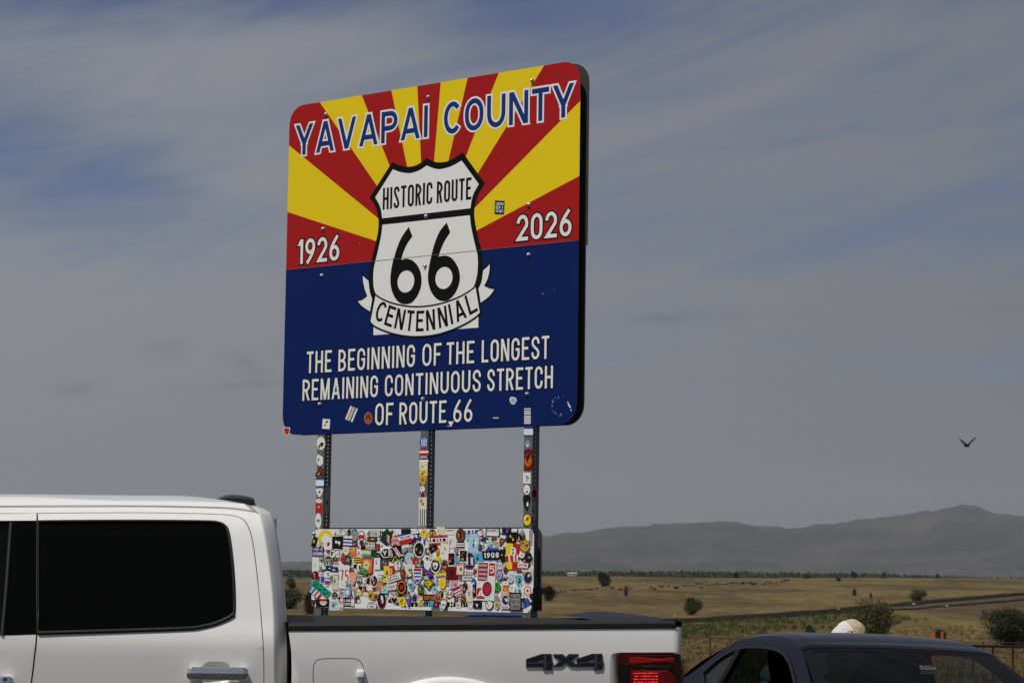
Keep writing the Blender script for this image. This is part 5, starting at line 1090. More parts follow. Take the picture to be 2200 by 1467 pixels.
# --- bed
z6 = lambda x, y: (1100 + x / 5.5, 1340 + y / 5.5)
bt = crom([(620, 1353.5), (800, 1352), (1000, 1350.5), (1200, 1349), (1380, 1347.6), (1440, 1347)], 3)
notch = [z6(*p) for p in [(1160, 1000), (1156, 560), (1160, 420), (1175, 365), (1215, 342), (1300, 334), (1600, 333), (1960, 332)]]
lmp = [z6(*p) for p in [(1266, 1000), (1242, 560), (1243, 420), (1254, 374), (1290, 350), (1330, 345), (1600, 344), (1960, 344)]]
bxr = tpt(1447, 1360, bz)[0]; wheelx, wheelz, WR = tpt(965, 1467, bz)[0], TG + .405, .405
AR = .515; az = 1.224 - AR
archp = [(wheelx + AR * math.cos(a) * 1.02, az + AR * math.sin(a)) for a in [R_(180 - 180 * i / 40) for i in range(41)]]
xl = tpt(621.5, 1353, bz)[0]; xl2 = tpt(628, 1467, bz)[0]
noth = [tpt(*p, bz) for p in crom(notch, 3)]
noth = [p for p in noth if p[1] > .95]
bedo = dedupe([tpt(x, y, bz) for x, y in bt] + [(bxr, tpt(1447, 1346.5, bz)[1]), (bxr, noth[-1][1])] + [p for p in noth[::-1] if p[0] < bxr - .004] + [(noth[0][0], .62), (archp[-1][0] + .02, .62)] + [(archp[-1][0], max(.62, az))] + [p for p in archp[::-1][1:]] + [(archp[0][0] - .0, .62), (xl2 + .012, .62), (xl2 + .004, 1.0), (xl2, 1.15), (tpt(626, 1400, bz)[0], tpt(626, 1400, bz)[1])])
fdo = tb_([(672.5, 1480), (672, 1440), (675, 1424), (683, 1416), (697, 1413.2), (730, 1412.7), (758, 1413), (771, 1416.5), (779, 1426), (781.5, 1440), (781, 1480)], 3)
fdo = fdo + [(fdo[-1][0] - .003, fdo[-1][1] - .06), (fdo[-1][0] - .03, fdo[-1][1] - .085), (fdo[0][0] + .03, fdo[0][1] - .085), (fdo[0][0] + .003, fdo[0][1] - .06)]
mb = MB(); skin_panel(mb, bedo, bed_fn, .035, [fdo], 0, .03)
# rear corner post turning in to the tailgate, above the lamp
P = []; z0, z1_ = noth[-1][1], tpt(1447, 1346.5, bz)[1]
for i in range(9):
    z = z0 + (z1_ - z0) * i / 8; P.append([(bxr + .042 * math.sin(R_(a)), YS + bz(z) + .05 * (1 - math.cos(R_(a))), z) for a in range(0, 91, 10)] + [(bxr + .042, YS + .18, z)])
mb.grid(P, 0, True)
mb.add([P[0][k] for k in range(11)] + [(bxr, YS + .18, z0)], [tuple(range(12))], 0)
nl = [(tpt(*p, bz), tpt(*q, bz)) for p, q in zip(crom(notch, 3), crom(lmp, 3))]; nl = [(p, q) for p, q in nl if p[0] < bxr + .01 and p[1] > .9]
mb.grid([[bed_fn(p[0], p[1], 0), bed_fn(p[0] * .6 + q[0] * .4, p[1] * .6 + q[1] * .4, .004), bed_fn(p[0] * .2 + q[0] * .8, p[1] * .2 + q[1] * .8, .013), bed_fn(q[0], q[1], .02)] for p, q in nl], 0, True)
# recessed wall behind lamp and lower corner
mb.box((bxr - .13, YS + .09, .93), (.33, .06, .58)); mb.box((-.35 + wheelx * 0, YS + DEEP - .06, 1.02), (1.75, .09, .80)); mb.box(((xl + bxr) / 2, YS + DEEP / 2, .72), (bxr - xl - .02, DEEP - .2, .06)); mb.box((xl + .04, YS + DEEP / 2, 1.05), (.05, DEEP - .16, .70))
bed = mb.build('bed', PAINT, truck, TO)
mb = MB(); mb.box(((xl + bxr) / 2 - .05, YS + .12, 1.02), (bxr - xl - .2, .04, .62)); mb.box((xl - .022, YS + .26, 1.0), (.05, .26, .86)); mb.build('bed_inner', GAP, truck, TO)
# raised lip of the wheel arch
mb = MB(); P = []
for i in range(49):
    a = R_(176 - 172 * i / 48); row = []
    for rr, dy in ((1.0, -.0005), (.985, -.013), (.965, -.021), (.93, -.023), (.90, -.018), (.895, .02)):
        x, z = wheelx + AR * rr * math.cos(a) * 1.02, az + AR * rr * math.sin(a); row.append((x, YS + bz(az + AR * math.sin(a)) + dy, z))
    P.append(row)
mb.grid(P, 0, True); mb.build('wheel_arch', PAINT, truck, TO)
mb = MB(); skin_panel(mb, inset(fdo, .0032), lambda x, z, h: bed_fn(x, z, h - .0003), .03, (), 0, .02); fdoor_ = mb.build('fuel_door', PAINT, truck, TO)
mb = MB(); p0, p1 = tpt(766.5, 1438, bz), tpt(783, 1456, bz); c = ((p0[0] + p1[0]) / 2, (p0[1] + p1[1]) / 2); w, h = p1[0] - p0[0], p0[1] - p1[1]; P = []
for r, dy in ((1.0, .004), (1.0, -.008), (.9, -.014), (.6, -.016), (.05, -.0165)):
    P.append([(c[0] + r * w / 2 * math.copysign(abs(math.cos(q)) ** .4, math.cos(q)), YS + bz(c[1]) + dy, c[1] + r * h / 2 * math.copysign(abs(math.sin(q)) ** .4, math.sin(q))) for q in [k * math.pi / 10 for k in range(20)]])
mb.grid(P, 0, True, closed_v=True); mb.build('tab', PAINT, fdoor_, TO)
# rail caps, tonneau, tailgate
def extr(sec, x0, x1, name, m, n=1):
    """a y-z section run along x"""
    mb = MB(); P = [[(x0 + (x1 - x0) * i / n, y, z) for y, z in sec] for i in range(n + 1)]; mb.grid(P, 0, False, closed_v=True); mb.add(P[0], [tuple(range(len(sec)))]); mb.add(P[-1], [tuple(range(len(sec)))[::-1]]); return mb.build(name, m, truck, TO)
mb = MB(); rows_ = []
for i in range(31):
    px = 619.5 + (1451 - 619.5) * i / 30; zl_ = tpt(px, lerp([(620, 1353.2), (1440, 1346.8)], px), bz)[1]; zu = tdepth(px, lerp([(617, 1338.5), (700, 1336.8), (1000, 1334.5), (1451, 1332.5)], px), YS + .03).z
    x = tdepth(px, 1345, YS).x; rows_.append([(x, YS + .02, zl_ - .02), (x, YS - .004, zl_ + .0005), (x, YS - .005, zl_ + (zu - zl_) * .6), (x, YS + .004, zl_ + (zu - zl_) * .9), (x, YS + .02, zu), (x, YS + .09, zu + .002), (x, YS + .10, zl_ - .02)])
mb.grid(rows_, 0, False, closed_v=True); mb.add(rows_[-1], [tuple(range(7))]); mb.add(rows_[0], [tuple(range(7))[::-1]]); mb.build('bed_rail_cap', PLAS, truck, TO)
ztn = tdepth(900, 1321.5, YS + DEEP - .12).z
VIN = mat('tonneau_vinyl', (.012, .012, .013), .55, spec=.3, bump=.15, bscale=120, var=.3, vscale=4)
mb = MB(); x0, x1 = tdepth(604, 1330, YS).x - .03, bxr - .10
P = [[(x0 + (x1 - x0) * i / 30, YS + .095 + (DEEP - .19) * j / 12, lerp([(0, rows_[0][4][2] + .004), (.06, ztn - .012), (.5, ztn + .004), (.94, ztn - .002), (1, ztn - .03)], j / 12) + .0025 * math.sin(i * 2.1) * (.3 + .7 * math.sin(j))) for j in range(13)] for i in range(31)]
mb.grid(P, 0, True); mb.build('tonneau_cover', VIN, truck, TO)
mb = MB(); P = []
prof_t = [(-.30, -.012), (-.22, -.002), (-.17, .006), (-.10, .010), (-.03, .007), (.012, .0), (.03, -.012), (.03, -.05)]
for j in range(17):
    s_ = j / 16; e = min(1, min(s_, 1 - s_) * 5 + .35); P.append([(bxr + .02 + a * e if a < 0 else bxr + .015 + a, YS + .05 + (DEEP - .10) * s_, rows_[-1][4][2] + b * (.25 + .75 * e) + .002 * (4 * s_ * (1 - s_)) ** .7) for a, b in prof_t])
mb.grid(P, 0, True); mb.build('tailgate_cap', mat('tailgate_plastic', (.014, .016, .022), .5, spec=.25, bump=.05, bscale=250), truck, TO)
mb = MB(); mb.box((bxr + .012, YS + DEEP / 2, 1.06), (.05, DEEP - .38, .66)); mb.build('tailgate', PAINT, truck, TO)
# --- tail lamp
LD = mat('lamp_dark_red', (.055, .002, .003), .12, spec=.5, coat=.6); LR = mat('lamp_red', (.30, .005, .006), .15, spec=.5, coat=.6, emit=(1, .02, .02), estr=.02); LS = mat('lamp_smoke', (.012, .006, .006), .12, spec=.5, coat=.6); LED = mat('lamp_led', (.6, .02, .02), .3, emit=(1, .035, .035), estr=.75); LF = mat('lamp_lens', (.17, .003, .004), .10, spec=.5, coat=.8, emit=(1, .01, .015), estr=.015)
ltx = lambda p: tpt(*z6(*p), bz)
lo = [ltx(p) for p in crom([(1262, 1000), (1248, 640), (1238, 500), (1240, 420), (1256, 372), (1300, 346), (1400, 342), (1700, 341), (1900, 342), (1945, 350)], 3)]
lo = dedupe([p for p in lo if p[1] > .9]); lo = [(lo[0][0], .78)] + lo
xe_ = bxr + .004
lo = [p for p in lo if p[0] < xe_] + [(xe_, lo[-1][1]), (xe_, .78)]
lamp_fn = lambda x, z, h: Vector((x, YS + bz(z) - .012 + h + .06 * max(0, (x - bxr + .10) / .1) ** 2 * .4, z))
mb = MB(); skin_panel(mb, lo, lamp_fn, .012, (), 0, .06)
# wrap round the corner
P = []
for i in range(9):
    z = .78 + (lo[-2][1] - .78) * i / 8; bulge = .006 + .012 * min(1, max(0, (1.30 - z) / .03)); p0 = lamp_fn(xe_, z, 0)
    P.append([(xe_ + (.040 + bulge) * math.sin(R_(a)), p0.y + .07 * (1 - math.cos(R_(a))), z) for a in range(0, 91, 10)])
mb.grid(P, 0, True); mb.add([p for p in P[-1]] + [(xe_, p0.y + .07, z)], [tuple(range(11))])
lamp = mb.build('tail_light', LD, truck, TO)
def lens_(pts, m, name, d, n=3):
    o = dedupe([ltx(p) for p in (crom(pts, n) if n else pts)]); o = [p if p[0] < xe_ + .03 else (xe_ + .03, p[1]) for p in o]
    mb = MB(); skin_panel(mb, o, lambda x, z, h: lamp_fn(min(x, xe_), z, h - d) + Vector((max(0, x - xe_), max(0, x - xe_) * .5, 0)), .012, (), 0, .004); return mb.build(name, m, lamp, TO)
lens_([(1375, 462), (1376, 410), (1390, 388), (1420, 382), (1920, 388), (1925, 455)], LR, 'light_bar', .0035, 0)
lens_([(1245, 520), (1250, 470), (1995, 462), (1997, 560), (1997, 690), (1940, 600), (1850, 535), (1390, 528), (1385, 1000), (1262, 1000)], LS, 'smoked_band', .0022, 0)
lens_([(1394, 540), (1840, 540), (1900, 590), (1960, 680), (1990, 760), (1990, 1000), (1398, 1000)], LF, 'brake_lens', .0035, 0)
mb = MB(); rnd = random.Random(12)
for j, y in enumerate((578, 613, 648, 683, 718, 753)):
    for i in range(20):
        x = 1440 + i * 14.2; z_ = ltx((x, y)); s_ = .0020 * rnd.choice((.55, .8, 1.0, 1.25)); c = lamp_fn(z_[0], z_[1], -.0046); mb.add([c + Vector((-s_ * 1.3, 0, -s_)), c + Vector((s_ * 1.3, 0, -s_)), c + Vector((s_ * 1.3, 0, s_)), c + Vector((-s_ * 1.3, 0, s_))], [(0, 1, 2, 3)])
mb.build('led_rows', LED, lamp, TO)
# --- badge
BD = mat('badge_dark', (.012, .014, .022), .3, spec=.5); BE = mat('badge_edge', (.06, .068, .085), .3, spec=.5)
four = [(163, 412), (345, 350), (465, 349), (470, 440), (483, 440), (480, 503), (472, 507), (470, 543), (365, 543), (363, 507), (165, 508)]; hol = [(285, 446), (366, 424), (366, 448)]
ex = [(482, 352), (597, 352), (635, 385), (670, 350), (782, 350), (782, 372), (702, 430), (790, 490), (785, 503), (690, 503), (632, 460), (580, 503), (478, 503), (560, 432), (485, 372)]
mb = MB()
for pts, hl in ((four, hol), (ex, None), ([(x + 598, y - 3) for x, y in four], [(x + 598, y - 3) for x, y in hol])):
    o = [ltx(p) for p in pts]; hh_ = [[ltx(p) for p in hl]] if hl else []
    f_ = lambda x, z, h: Vector((x, YS + bz(z) - h, z))
    mb.poly(o, f_, 1, .006, holes=hh_, thick=.008)
    mb.poly(inset(o, .0030) , f_, 0, .0068, holes=[inset(q, -.003) for q in hh_])
    o2 = inset(o, .0068)
    if not hl: mb.poly(inset(o, .0045), f_, 1, .0074); mb.poly(o2, f_, 0, .0080)
    else:
        mb.poly([ltx((x + (598 if pts is not four else 0), y - (3 if pts is not four else 0))) for x, y in [(378, 362), (400, 362), (400, 535), (374, 535)]], f_, 1, .0076)
        mb.poly([ltx((x + (598 if pts is not four else 0), y - (3 if pts is not four else 0))) for x, y in [(190, 452), (470, 450), (470, 462), (190, 464)]], f_, 1, .0078)
mb.build('badge', [BD, BE], truck, TO)['label'] = 'dark 4X4 badge'
# --- roof lamp housing at the rear of the roof
YF = YS + .72; pr = [tdepth(x, y, YF) for x, y in crom([(455, 1078), (463, 1069.5), (480, 1061.5), (500, 1059.2), (525, 1061.8), (543, 1066.5), (546.5, 1073), (549.5, 1088)], 4)]
mb = MB(); P = []
for j in range(9):
    s_ = (j - 4) / 4; k = 1 - .35 * abs(s_) ** 3; zb_ = 1.95; P.append([(p.x, YF + .26 + s_ * .26, zb_ + (p.z - zb_) * (k if p.z > zb_ else 1)) for p in pr])
mb.grid(P, 0, True); mb.add(P[0], [tuple(range(len(pr)))]); mb.add(P[-1], [tuple(range(len(pr)))[::-1]]); mb.build('roof_spoiler', mat('spoiler_black', (.010, .010, .011), .35, spec=.4), truck, TO)
# --- front end, windscreen, wheels, bumper
mb = MB(); secs = []
for x, zt_, w_ in ((XF - .02, 1.36, 0), (XF - .35, 1.34, .0), (XF - .9, 1.30, .02), (XF - 1.35, 1.24, .06), (XF - 1.55, 1.10, .12), (XF - 1.60, .62, .14)):
    h_ = DEEP / 2 - w_; yc = YS + DEEP / 2
    secs.append([(x, yc - h_ + .05, .5), (x, yc - h_ + .03, .8), (x, yc - h_, 1.0), (x, yc - h_ + .02, zt_ - .08), (x, yc - h_ + .12, zt_ - .01), (x, yc - .4, zt_ + .03), (x, yc + .4, zt_ + .03), (x, yc + h_ - .12, zt_ - .01), (x, yc + h_ - .02, zt_ - .08), (x, yc + h_, 1.0), (x, yc + h_ - .03, .8), (x, yc + h_ - .05, .5)])
mb.grid(secs, 0, True); mb.add(secs[-1], [tuple(range(12))]); mb.build('front_end', PAINT, truck, TO)
mb = MB(); mb.add([(XF - .15, YS + .24, 1.94), (XF - .15, YS + DEEP - .24, 1.94), (XF - .85, YS + DEEP - .12, 1.36), (XF - .85, YS + .12, 1.36)], [(0, 1, 2, 3)]); mb.build('windshield', PRIV, truck, TO)
for x in (wheelx, wheelx - 3.68):
    for s_, yy in ((-1, YS + .06), (1, YS + DEEP - .06)):
        o = (x, yy, TG + .405); mb = MB(); ax = (0, s_, 0)
        mb.lathe([(.24, -.25), (.36, -.25), (.40, -.22), (.405, -.12), (.40, -.03), (.36, 0), (.25, -.01)], o, ax, (1, 0, 0), 36); w_ = mb.build('wheel', RUB, truck, TO)
        mb = MB(); mb.lathe([(.25, -.01), (.235, -.02), (.22, -.06), (.09, -.04), (.07, -.01), (0, -.008)], o, ax, (1, 0, 0), 36)
        for q in range(6): a = R_(q * 60); mb.box((x + .15 * math.cos(a), yy - s_ * .02, TG + .405 + .15 * math.sin(a)), (.17, .03, .045), 0, Matrix.Rotation(-a, 3, 'Y'))
        mb.build('rim', CHROME, w_, TO)
mb = MB(); mb.box((bxr + .13, YS + DEEP / 2, .66), (.14, DEEP - .1, .18)); mb.build('bumper', CHROME, truck, TO)
# ------------------------------------------------------------------ cars
def make_car(root, paint, yo, full=True):
    """sedan in its own axes (x forward, y left, z up); every part is a child of root"""
    o0 = Vector((0, 0, 0)); B = lambda mb, name, m, parent=root, merge=False: mb.build(name, m, parent, o0, merge)
    ysf = lambda z: .60 + max(0, 1.36 - z) * .42 - max(0, z - 1.36) * 1.0
    dark, trim, gls, quarter, seam, gmd, gdk = yo
    rail = crom([(-1.62, .985), (-1.46, 1.035), (-1.307, 1.099), (-1.116, 1.177), (-.910, 1.272), (-.752, 1.334), (-.604, 1.377), (-.371, 1.401), (-.150, 1.405), (-.024, 1.402), (.100, 1.390), (.200, 1.369), (.306, 1.340), (.48, 1.245), (.653, 1.150), (.90, 1.02), (1.02, .955)], 4)
    door = crom([(-.560, 1.309), (-.477, 1.320), (-.233, 1.327), (-.018, 1.320), (.115, 1.297), (.250, 1.245), (.400, 1.160), (.62, 1.03), (.66, .985)], 3) + [(.50, .965), (-.30, .960), (-.70, .965), (-.655, 1.04)]
    quart = crom([(-.985, 1.146), (-.857, 1.225), (-.724, 1.277), (-.612, 1.304)], 4) + [(-.70, 1.06), (-.735, .99), (-.80, 1.02)]
    side = [(1.02, .93), (-1.62, .93)] + rail
    for sg in (-1, 1):
        nm = 'side_frame'
        fn = lambda x, z, h, sg=sg: Vector((x, sg * (ysf(z) - h), z))
        mb = MB(); skin_panel(mb, dedupe(side), fn, .045, [door, quart], 0, .03); B(mb, nm, paint)
        mb = MB(); skin_panel(mb, quart, lambda x, z, h, sg=sg: Vector((x, sg * (ysf(z) - .006 - h), z)), .06, (), 0, .004); B(mb, 'quarter_window', quarter)
        if sg > 0:
            mb = MB(); skin_panel(mb, door, lambda x, z, h, sg=sg: Vector((x, sg * (ysf(z) - .008 - h), z)), .08, (), 0, .003); B(mb, 'door_window', gmd)
        mb = MB()
        for P_, r, off in ((door, .011, -.002), (quart, .010, -.002)):
            q = [fn(p[0], p[1], off) for p in inset(P_, -.004)]; mb.tube(q + [q[0]], r, 6)
        q = [fn(p[0], p[1], -.001) for p in ((-.586, 1.302), (-.64, 1.19), (-.69, 1.05), (-.73, .97))]; mb.tube(q, .014, 6); B(mb, 'window_trim', trim)
        # groove along the roof edge
        mb = MB(); rl = [p for p in rail if -1.05 < p[0] < .30]; mb.tube([(p[0], sg * (ysf(p[1]) - .052), p[1] + .013) for p in rl], .004, 5); B(mb, 'roof_groove', seam)
    # roof, from the rear window to the windscreen
    rl = [p for p in rail if -.80 < p[0] < .312]; n = 24; P = []
    for i, (x, z) in enumerate(rl):
        q = i / (len(rl) - 1); row = []
        for j in range(n + 1):
            s_ = 2 * j / n - 1; e = 1 - s_ * s_; e2 = 1 - abs(s_) ** 4
            row.append((x + (.085 * q ** 3 - .07 * (1 - q) ** 3) * e, s_ * ysf(z), z + .014 * min(1, e2 * 3) + .020 * e * (.4 + .6 * math.sin(math.pi * min(1, max(0, q)))) + (.006 * e if q > .9 else 0)))
        P.append(row)
    mb = MB(); mb.grid(P, 0, True); roof = B(mb, 'roof', paint)
    head, rear = P[-1], P[0]
    mb = MB(); mb.grid([[Vector(p) + Vector((0, 0, -.03)) for p in r] for r in P], 0, True); B(mb, 'headliner', dark)
    # windscreen
    G_ = []
    for i in range(13):
        q = i / 12; row = []
        for j in range(n + 1):
            s_ = 2 * j / n - 1; e = 1 - s_ * s_; hx, hy, hz = head[j]; cx_, cy_, cz_ = 1.02 + .20 * e, s_ * ysf(.955), .955 + .02 * e
            k = .02 * math.sin(math.pi * q); row.append((hx + (cx_ - hx) * q + k, hy + (cy_ - hy) * q, hz + (cz_ - hz) * q + k * .8 - .004))
        G_.append([r for r in row])
    mb = MB(); mb.grid([r[1:-1] for r in G_], 0, True); B(mb, 'windshield', gls)
    mb = MB(); mb.grid([[r[0], r[1], Vector(r[1]) * .9 + Vector(r[2]) * .1] for r in G_], 0, True); B(mb, 'windshield_pillar', seam)
    mb = MB(); mb.grid([[Vector(r[-2]) * .9 + Vector(r[-3]) * .1, r[-2], r[-1]] for r in G_], 0, True); B(mb, 'windshield_pillar', seam)
    mb = MB(); mb.grid([[Vector(p) + Vector((.0, 0, .0012)) for p in r[1:-1]] for r in (G_[0], [tuple(Vector(a) * .6 + Vector(b) * .4) for a, b in zip(G_[0], G_[1])])], 0, True); B(mb, 'shade_band', seam)
    # rear window
    G2 = []
    for i in range(9):
        q = i / 8; row = []
        for j in range(n + 1):
            s_ = 2 * j / n - 1; e = 1 - s_ * s_; hx, hy, hz = rear[j]; cx_, cy_, cz_ = -1.44 - .10 * e, s_ * ysf(1.04) * .98, 1.05 + .02 * e
            row.append((hx + (cx_ - hx) * q - .02 * math.sin(math.pi * q), hy + (cy_ - hy) * q, hz + (cz_ - hz) * q + .02 * math.sin(math.pi * q)))
        G2.append(row)
    mb = MB(); mb.grid([r[4:-4] for r in G2], 0, True); B(mb, 'rear_window', gdk)
    mb = MB(); mb.grid([r[:5] for r in G2], 0, True); mb.grid([r[-5:] for r in G2], 0, True); B(mb, 'rear_pillar', paint)
    # lower body: sections from the tail to the nose
    secs = []
    for x, zt_, hw, zb_ in ((-2.30, .92, .62, .50), (-2.24, 1.00, .72, .36), (-2.0, 1.045, .80, .26), (-1.62, 1.04, .86, .24), (-1.44, 1.0, .875, .24), (-1.0, .95, .88, .22), (0, .94, .885, .22), (1.0, .94, .88, .22), (1.25, .945, .87, .22), (1.8, .88, .84, .24), (2.15, .76, .74, .28), (2.28, .62, .60, .36)):
        deck = x < -1.45 or x > 1.1; zt2 = zt_ + (.02 if deck else 0); sh = ysf(max(.93, zt_)) + .01
        half = [(hw * .80, zb_), (hw * .97, zb_ + .10), (hw, zt_ * .62), (hw * .985, zt_ - .18), (max(sh, hw * .90), zt_ - .04), (min(hw, sh) - .02, zt_ - .005), (hw * .5, zt2)]
        secs.append([(x, -y, z) for y, z in half] + [(x, y, z) for y, z in half[::-1]])
    mb = MB(); mb.grid(secs, 0, True, closed_v=True); mb.add(secs[0], [tuple(range(14))]); mb.add(secs[-1], [tuple(range(14))[::-1]]); B(mb, 'body', paint)
    # cabin
    mb = MB(); mb.box((.85, 0, .93), (.55, 1.24, .12)); mb.box((-.2, 0, .955), (1.7, 1.25, .03)); mb.box((-1.25, 0, 1.02), (.45, 1.1, .03)); B(mb, 'dashboard', dark)
    for y in (-.36, .36):
        mb = MB(); P = []
        for q, hw, th in ((.0, .21, .07), (.30, .23, .08), (.36, .20, .07), (.40, .12, .05), (.42, .12, .05), (.50, .13, .055), (.58, .12, .05), (.60, .07, .03)):
            z = .72 + q * 1.05; x = -.30 - q * .30; P.append([(x + th * math.sin(a), y + hw * math.copysign(abs(math.cos(a)) ** .5, math.cos(a)), z) for a in [k * math.pi / 8 for k in range(16)]])
        mb.grid(P, 0, True, closed_v=True); mb.add(P[-1], [tuple(range(16))]); B(mb, 'seat', dark)
    mb = MB(); mb.box((-1.0, 0, .98), (.16, 1.1, .22)); B(mb, 'rear_seat', dark)
    mb = MB(); mb.tube([(.42 + .05 * math.sin(a) , .36 + .18 * math.cos(a), 1.0 + .17 * math.sin(a)) for a in [k * math.pi / 10 for k in range(21)]], .014, 6); mb.tube([(.42, .36, 1.0), (.75, .36, .93)], .03, 6); B(mb, 'steering_wheel', dark)
    # aerial fin
    mb = MB(); P = []
    for q, x0, x1, w in ((0, -1.00, -.81, .028), (.33, -.99, -.865, .022), (.66, -.985, -.915, .014), (1, -.980, -.955, .004)):
        z = 1.395 + .075 * q; P.append([(x0, -w, z), (x1, -w * .3, z), (x1, w * .3, z), (x0, w, z)])
    mb.grid(P, 0, False, closed_v=True); mb.add(P[-1], [(0, 1, 2, 3)]); B(mb, 'shark_fin', seam)
    # mirrors
    for sg in (-1, 1):
        mb = MB(); P = []
        for q in range(7):
            a = q / 6; r = .5 * math.sin(math.pi * (.08 + .84 * a)) ** .5
            P.append([(.62 + .14 * math.cos(t_) * r, sg * (.80 + .22 * a), 1.015 + .17 * r * math.sin(t_)) for t_ in [k * math.pi / 7 for k in range(14)]])
        mb.grid(P, 0, True, closed_v=True); mb.add(P[0], [tuple(range(14))]); mb.add(P[-1], [tuple(range(14))]); mb.box((.62, sg * .77, .97), (.08, .10, .05)); B(mb, 'side_mirror', paint)
    mb = MB(); mb.box((.27, 0, 1.255), (.035, .22, .06)); mb.tube([(.27, 0, 1.28), (.33, 0, 1.345)], .01, 6); rv = B(mb, 'rear_view_mirror', dark)
    # lamps, wheels
    for sg in (-1, 1):
        mb = MB(); mb.box((2.10, sg * .56, .70), (.14, .26, .08), 0, Matrix.Rotation(-sg * .45, 3, 'Z')); B(mb, 'headlight', LENS)
        mb = MB(); mb.box((-2.22, sg * .55, .86), (.10, .32, .12), 0, Matrix.Rotation(sg * .3, 3, 'Z')); B(mb, 'tail_light', LR)
        for x in (1.38, -1.32):
            mb = MB(); mb.lathe([(.20, -.20), (.30, -.20), (.325, -.16), (.328, -.06), (.315, 0), (.22, .004)], (x, sg * .84, .328), (0, sg, 0), (1, 0, 0), 30); w_ = B(mb, 'wheel', RUB)
            mb = MB(); mb.lathe([(.22, .004), (.205, -.01), (.18, -.04), (.06, -.02), (0, -.015)], (x, sg * .84, .328), (0, sg, 0), (1, 0, 0), 30); B(mb, 'rim', ALLOY, w_)
    mb = MB(); mb.box((2.235, 0, .50), (.06, .9, .16)); B(mb, 'grille', seam)
    return rv
LENS = mat('clear_lens', (.55, .57, .60), .08, spec=.6, coat=.8); ALLOY = mat('alloy_rim', (.35, .35, .36), .35, metal=.9)
INT = mat('cabin_black', (.005, .005, .005), .9, spec=.04); WTR = mat('window_rubber', (.013, .013, .012), .5, spec=.3); CG = glass('car_glass', (.58, .63, .58), .5); CGM = glass('door_glass', (.60, .66, .58), .5); CGD = glass('rear_glass', (.05, .09, .10), .5); QG = mat('tinted_glass', (.014, .016, .016), .06, spec=.14); BLKT = mat('black_trim', (.006, .007, .009), .45, spec=.12)
NAVYP = mat('navy_paint', (.0022, .0032, .011), .18, spec=.10, coat=.04, var=.05, vscale=2)
car = thing('sedan', (2.12, 13.7, -.098), 'dark navy sedan with open side window parked at right beyond the pickup', 'car')
make_car(car, NAVYP, (INT, WTR, CG, QG, BLKT, CGM, CGD))
yaw, rl_ = R_(16.5), R_(1.5); fwd = Vector((math.sin(yaw), -math.cos(yaw), 0)); l0 = Vector((math.cos(yaw), math.sin(yaw), 0)); u0 = fwd.cross(l0)
lf = l0 * math.cos(rl_) - u0 * math.sin(rl_); u2 = fwd.cross(lf)
car.rotation_euler = Matrix(((fwd.x, lf.x, u2.x), (fwd.y, lf.y, u2.y), (fwd.z, lf.z, u2.z))).to_euler()
# toll tag on the windscreen
mb = MB(); o_ = Vector((0, 0, 0)); c = Vector((.575, .045, 1.268)); mb.box(c, (.012, .095, .016)); mb.box(c + Vector((.002, -.042, .010)), (.012, .014, .012)); mb.box(c + Vector((.002, .0, .010)), (.012, .03, .008)); mb.build('toll_tag', mat('pale_green_plastic', (.52, .66, .56), .4), car, o_)
mb = MB(); mb.box(c + Vector((-.004, .004, -.020)), (.012, .085, .026)); mb.build('tag_holder', mat('tag_grey', (.11, .13, .12), .4), car, o_)
BLUEP = mat('blue_paint', (.010, .026, .10), .12, spec=.08, coat=.05)
p = at_depth(1078, 1312.5, 39); zc = ground_z(p.x, 39)
car2 = thing('sedan', (p.x, 39.3, p.z - 1.435), 'bright blue car whose roof shows beneath the sticker board', 'car')
make_car(car2, BLUEP, (INT, WTR, CG, QG, BLKT, CGM, CGD)); car2.rotation_euler = (0, 0, -math.pi / 2)

# ------------------------------------------------------------------ person behind the dark car, bent forward and looking down
def skinned(name, verts, edges, radii, mats, parent, origin, sub=2, root=0):
    me = bpy.data.meshes.new(name); me.from_pydata([Vector(v) for v in verts], edges, [])
    o = bpy.data.objects.new(name, me); C.collection.objects.link(o)
    md = o.modifiers.new('skin', 'SKIN'); md.use_smooth_shade = True
    for i, r in enumerate(radii):
        sv = me.skin_vertices[0].data[i]; sv.radius = (r, r) if not isinstance(r, tuple) else r; sv.use_root = (i == root)
    o.modifiers.new('sub', 'SUBSURF').levels = sub; o.modifiers['sub'].render_levels = sub
    for m in mats: me.materials.append(m)
    o.parent = parent; return o
pd = 17.5; hp = at_depth(1824, 1330.5, pd); zg = ground_z(hp.x, pd)
hx = hp.x                                                       # crown of the cap
person = thing('person', (hx - .55, pd, zg), 'white haired person in a beige cap looking down behind the dark sedan', 'person')
SK = mat('skin', (.52, .27, .20), .6, spec=.3, var=.08, vscale=20); EARM = mat('sunburnt_ear', (.50, .13, .10), .6); HAIR = mat('white_hair', (.74, .72, .69), .8, var=.12, vscale=60, bump=.5, bscale=120)
CAPM = mat('beige_cotton', (.52, .43, .30), .9, spec=.1, var=.10, vscale=14, bump=.35, bscale=24); SHIRT = mat('grey_shirt', (.22, .23, .25), .85, var=.15, vscale=10); PANTS = mat('blue_jeans', (.05, .07, .11), .9, var=.2, vscale=20); SHOE = mat('shoe_leather', (.05, .04, .035), .6)
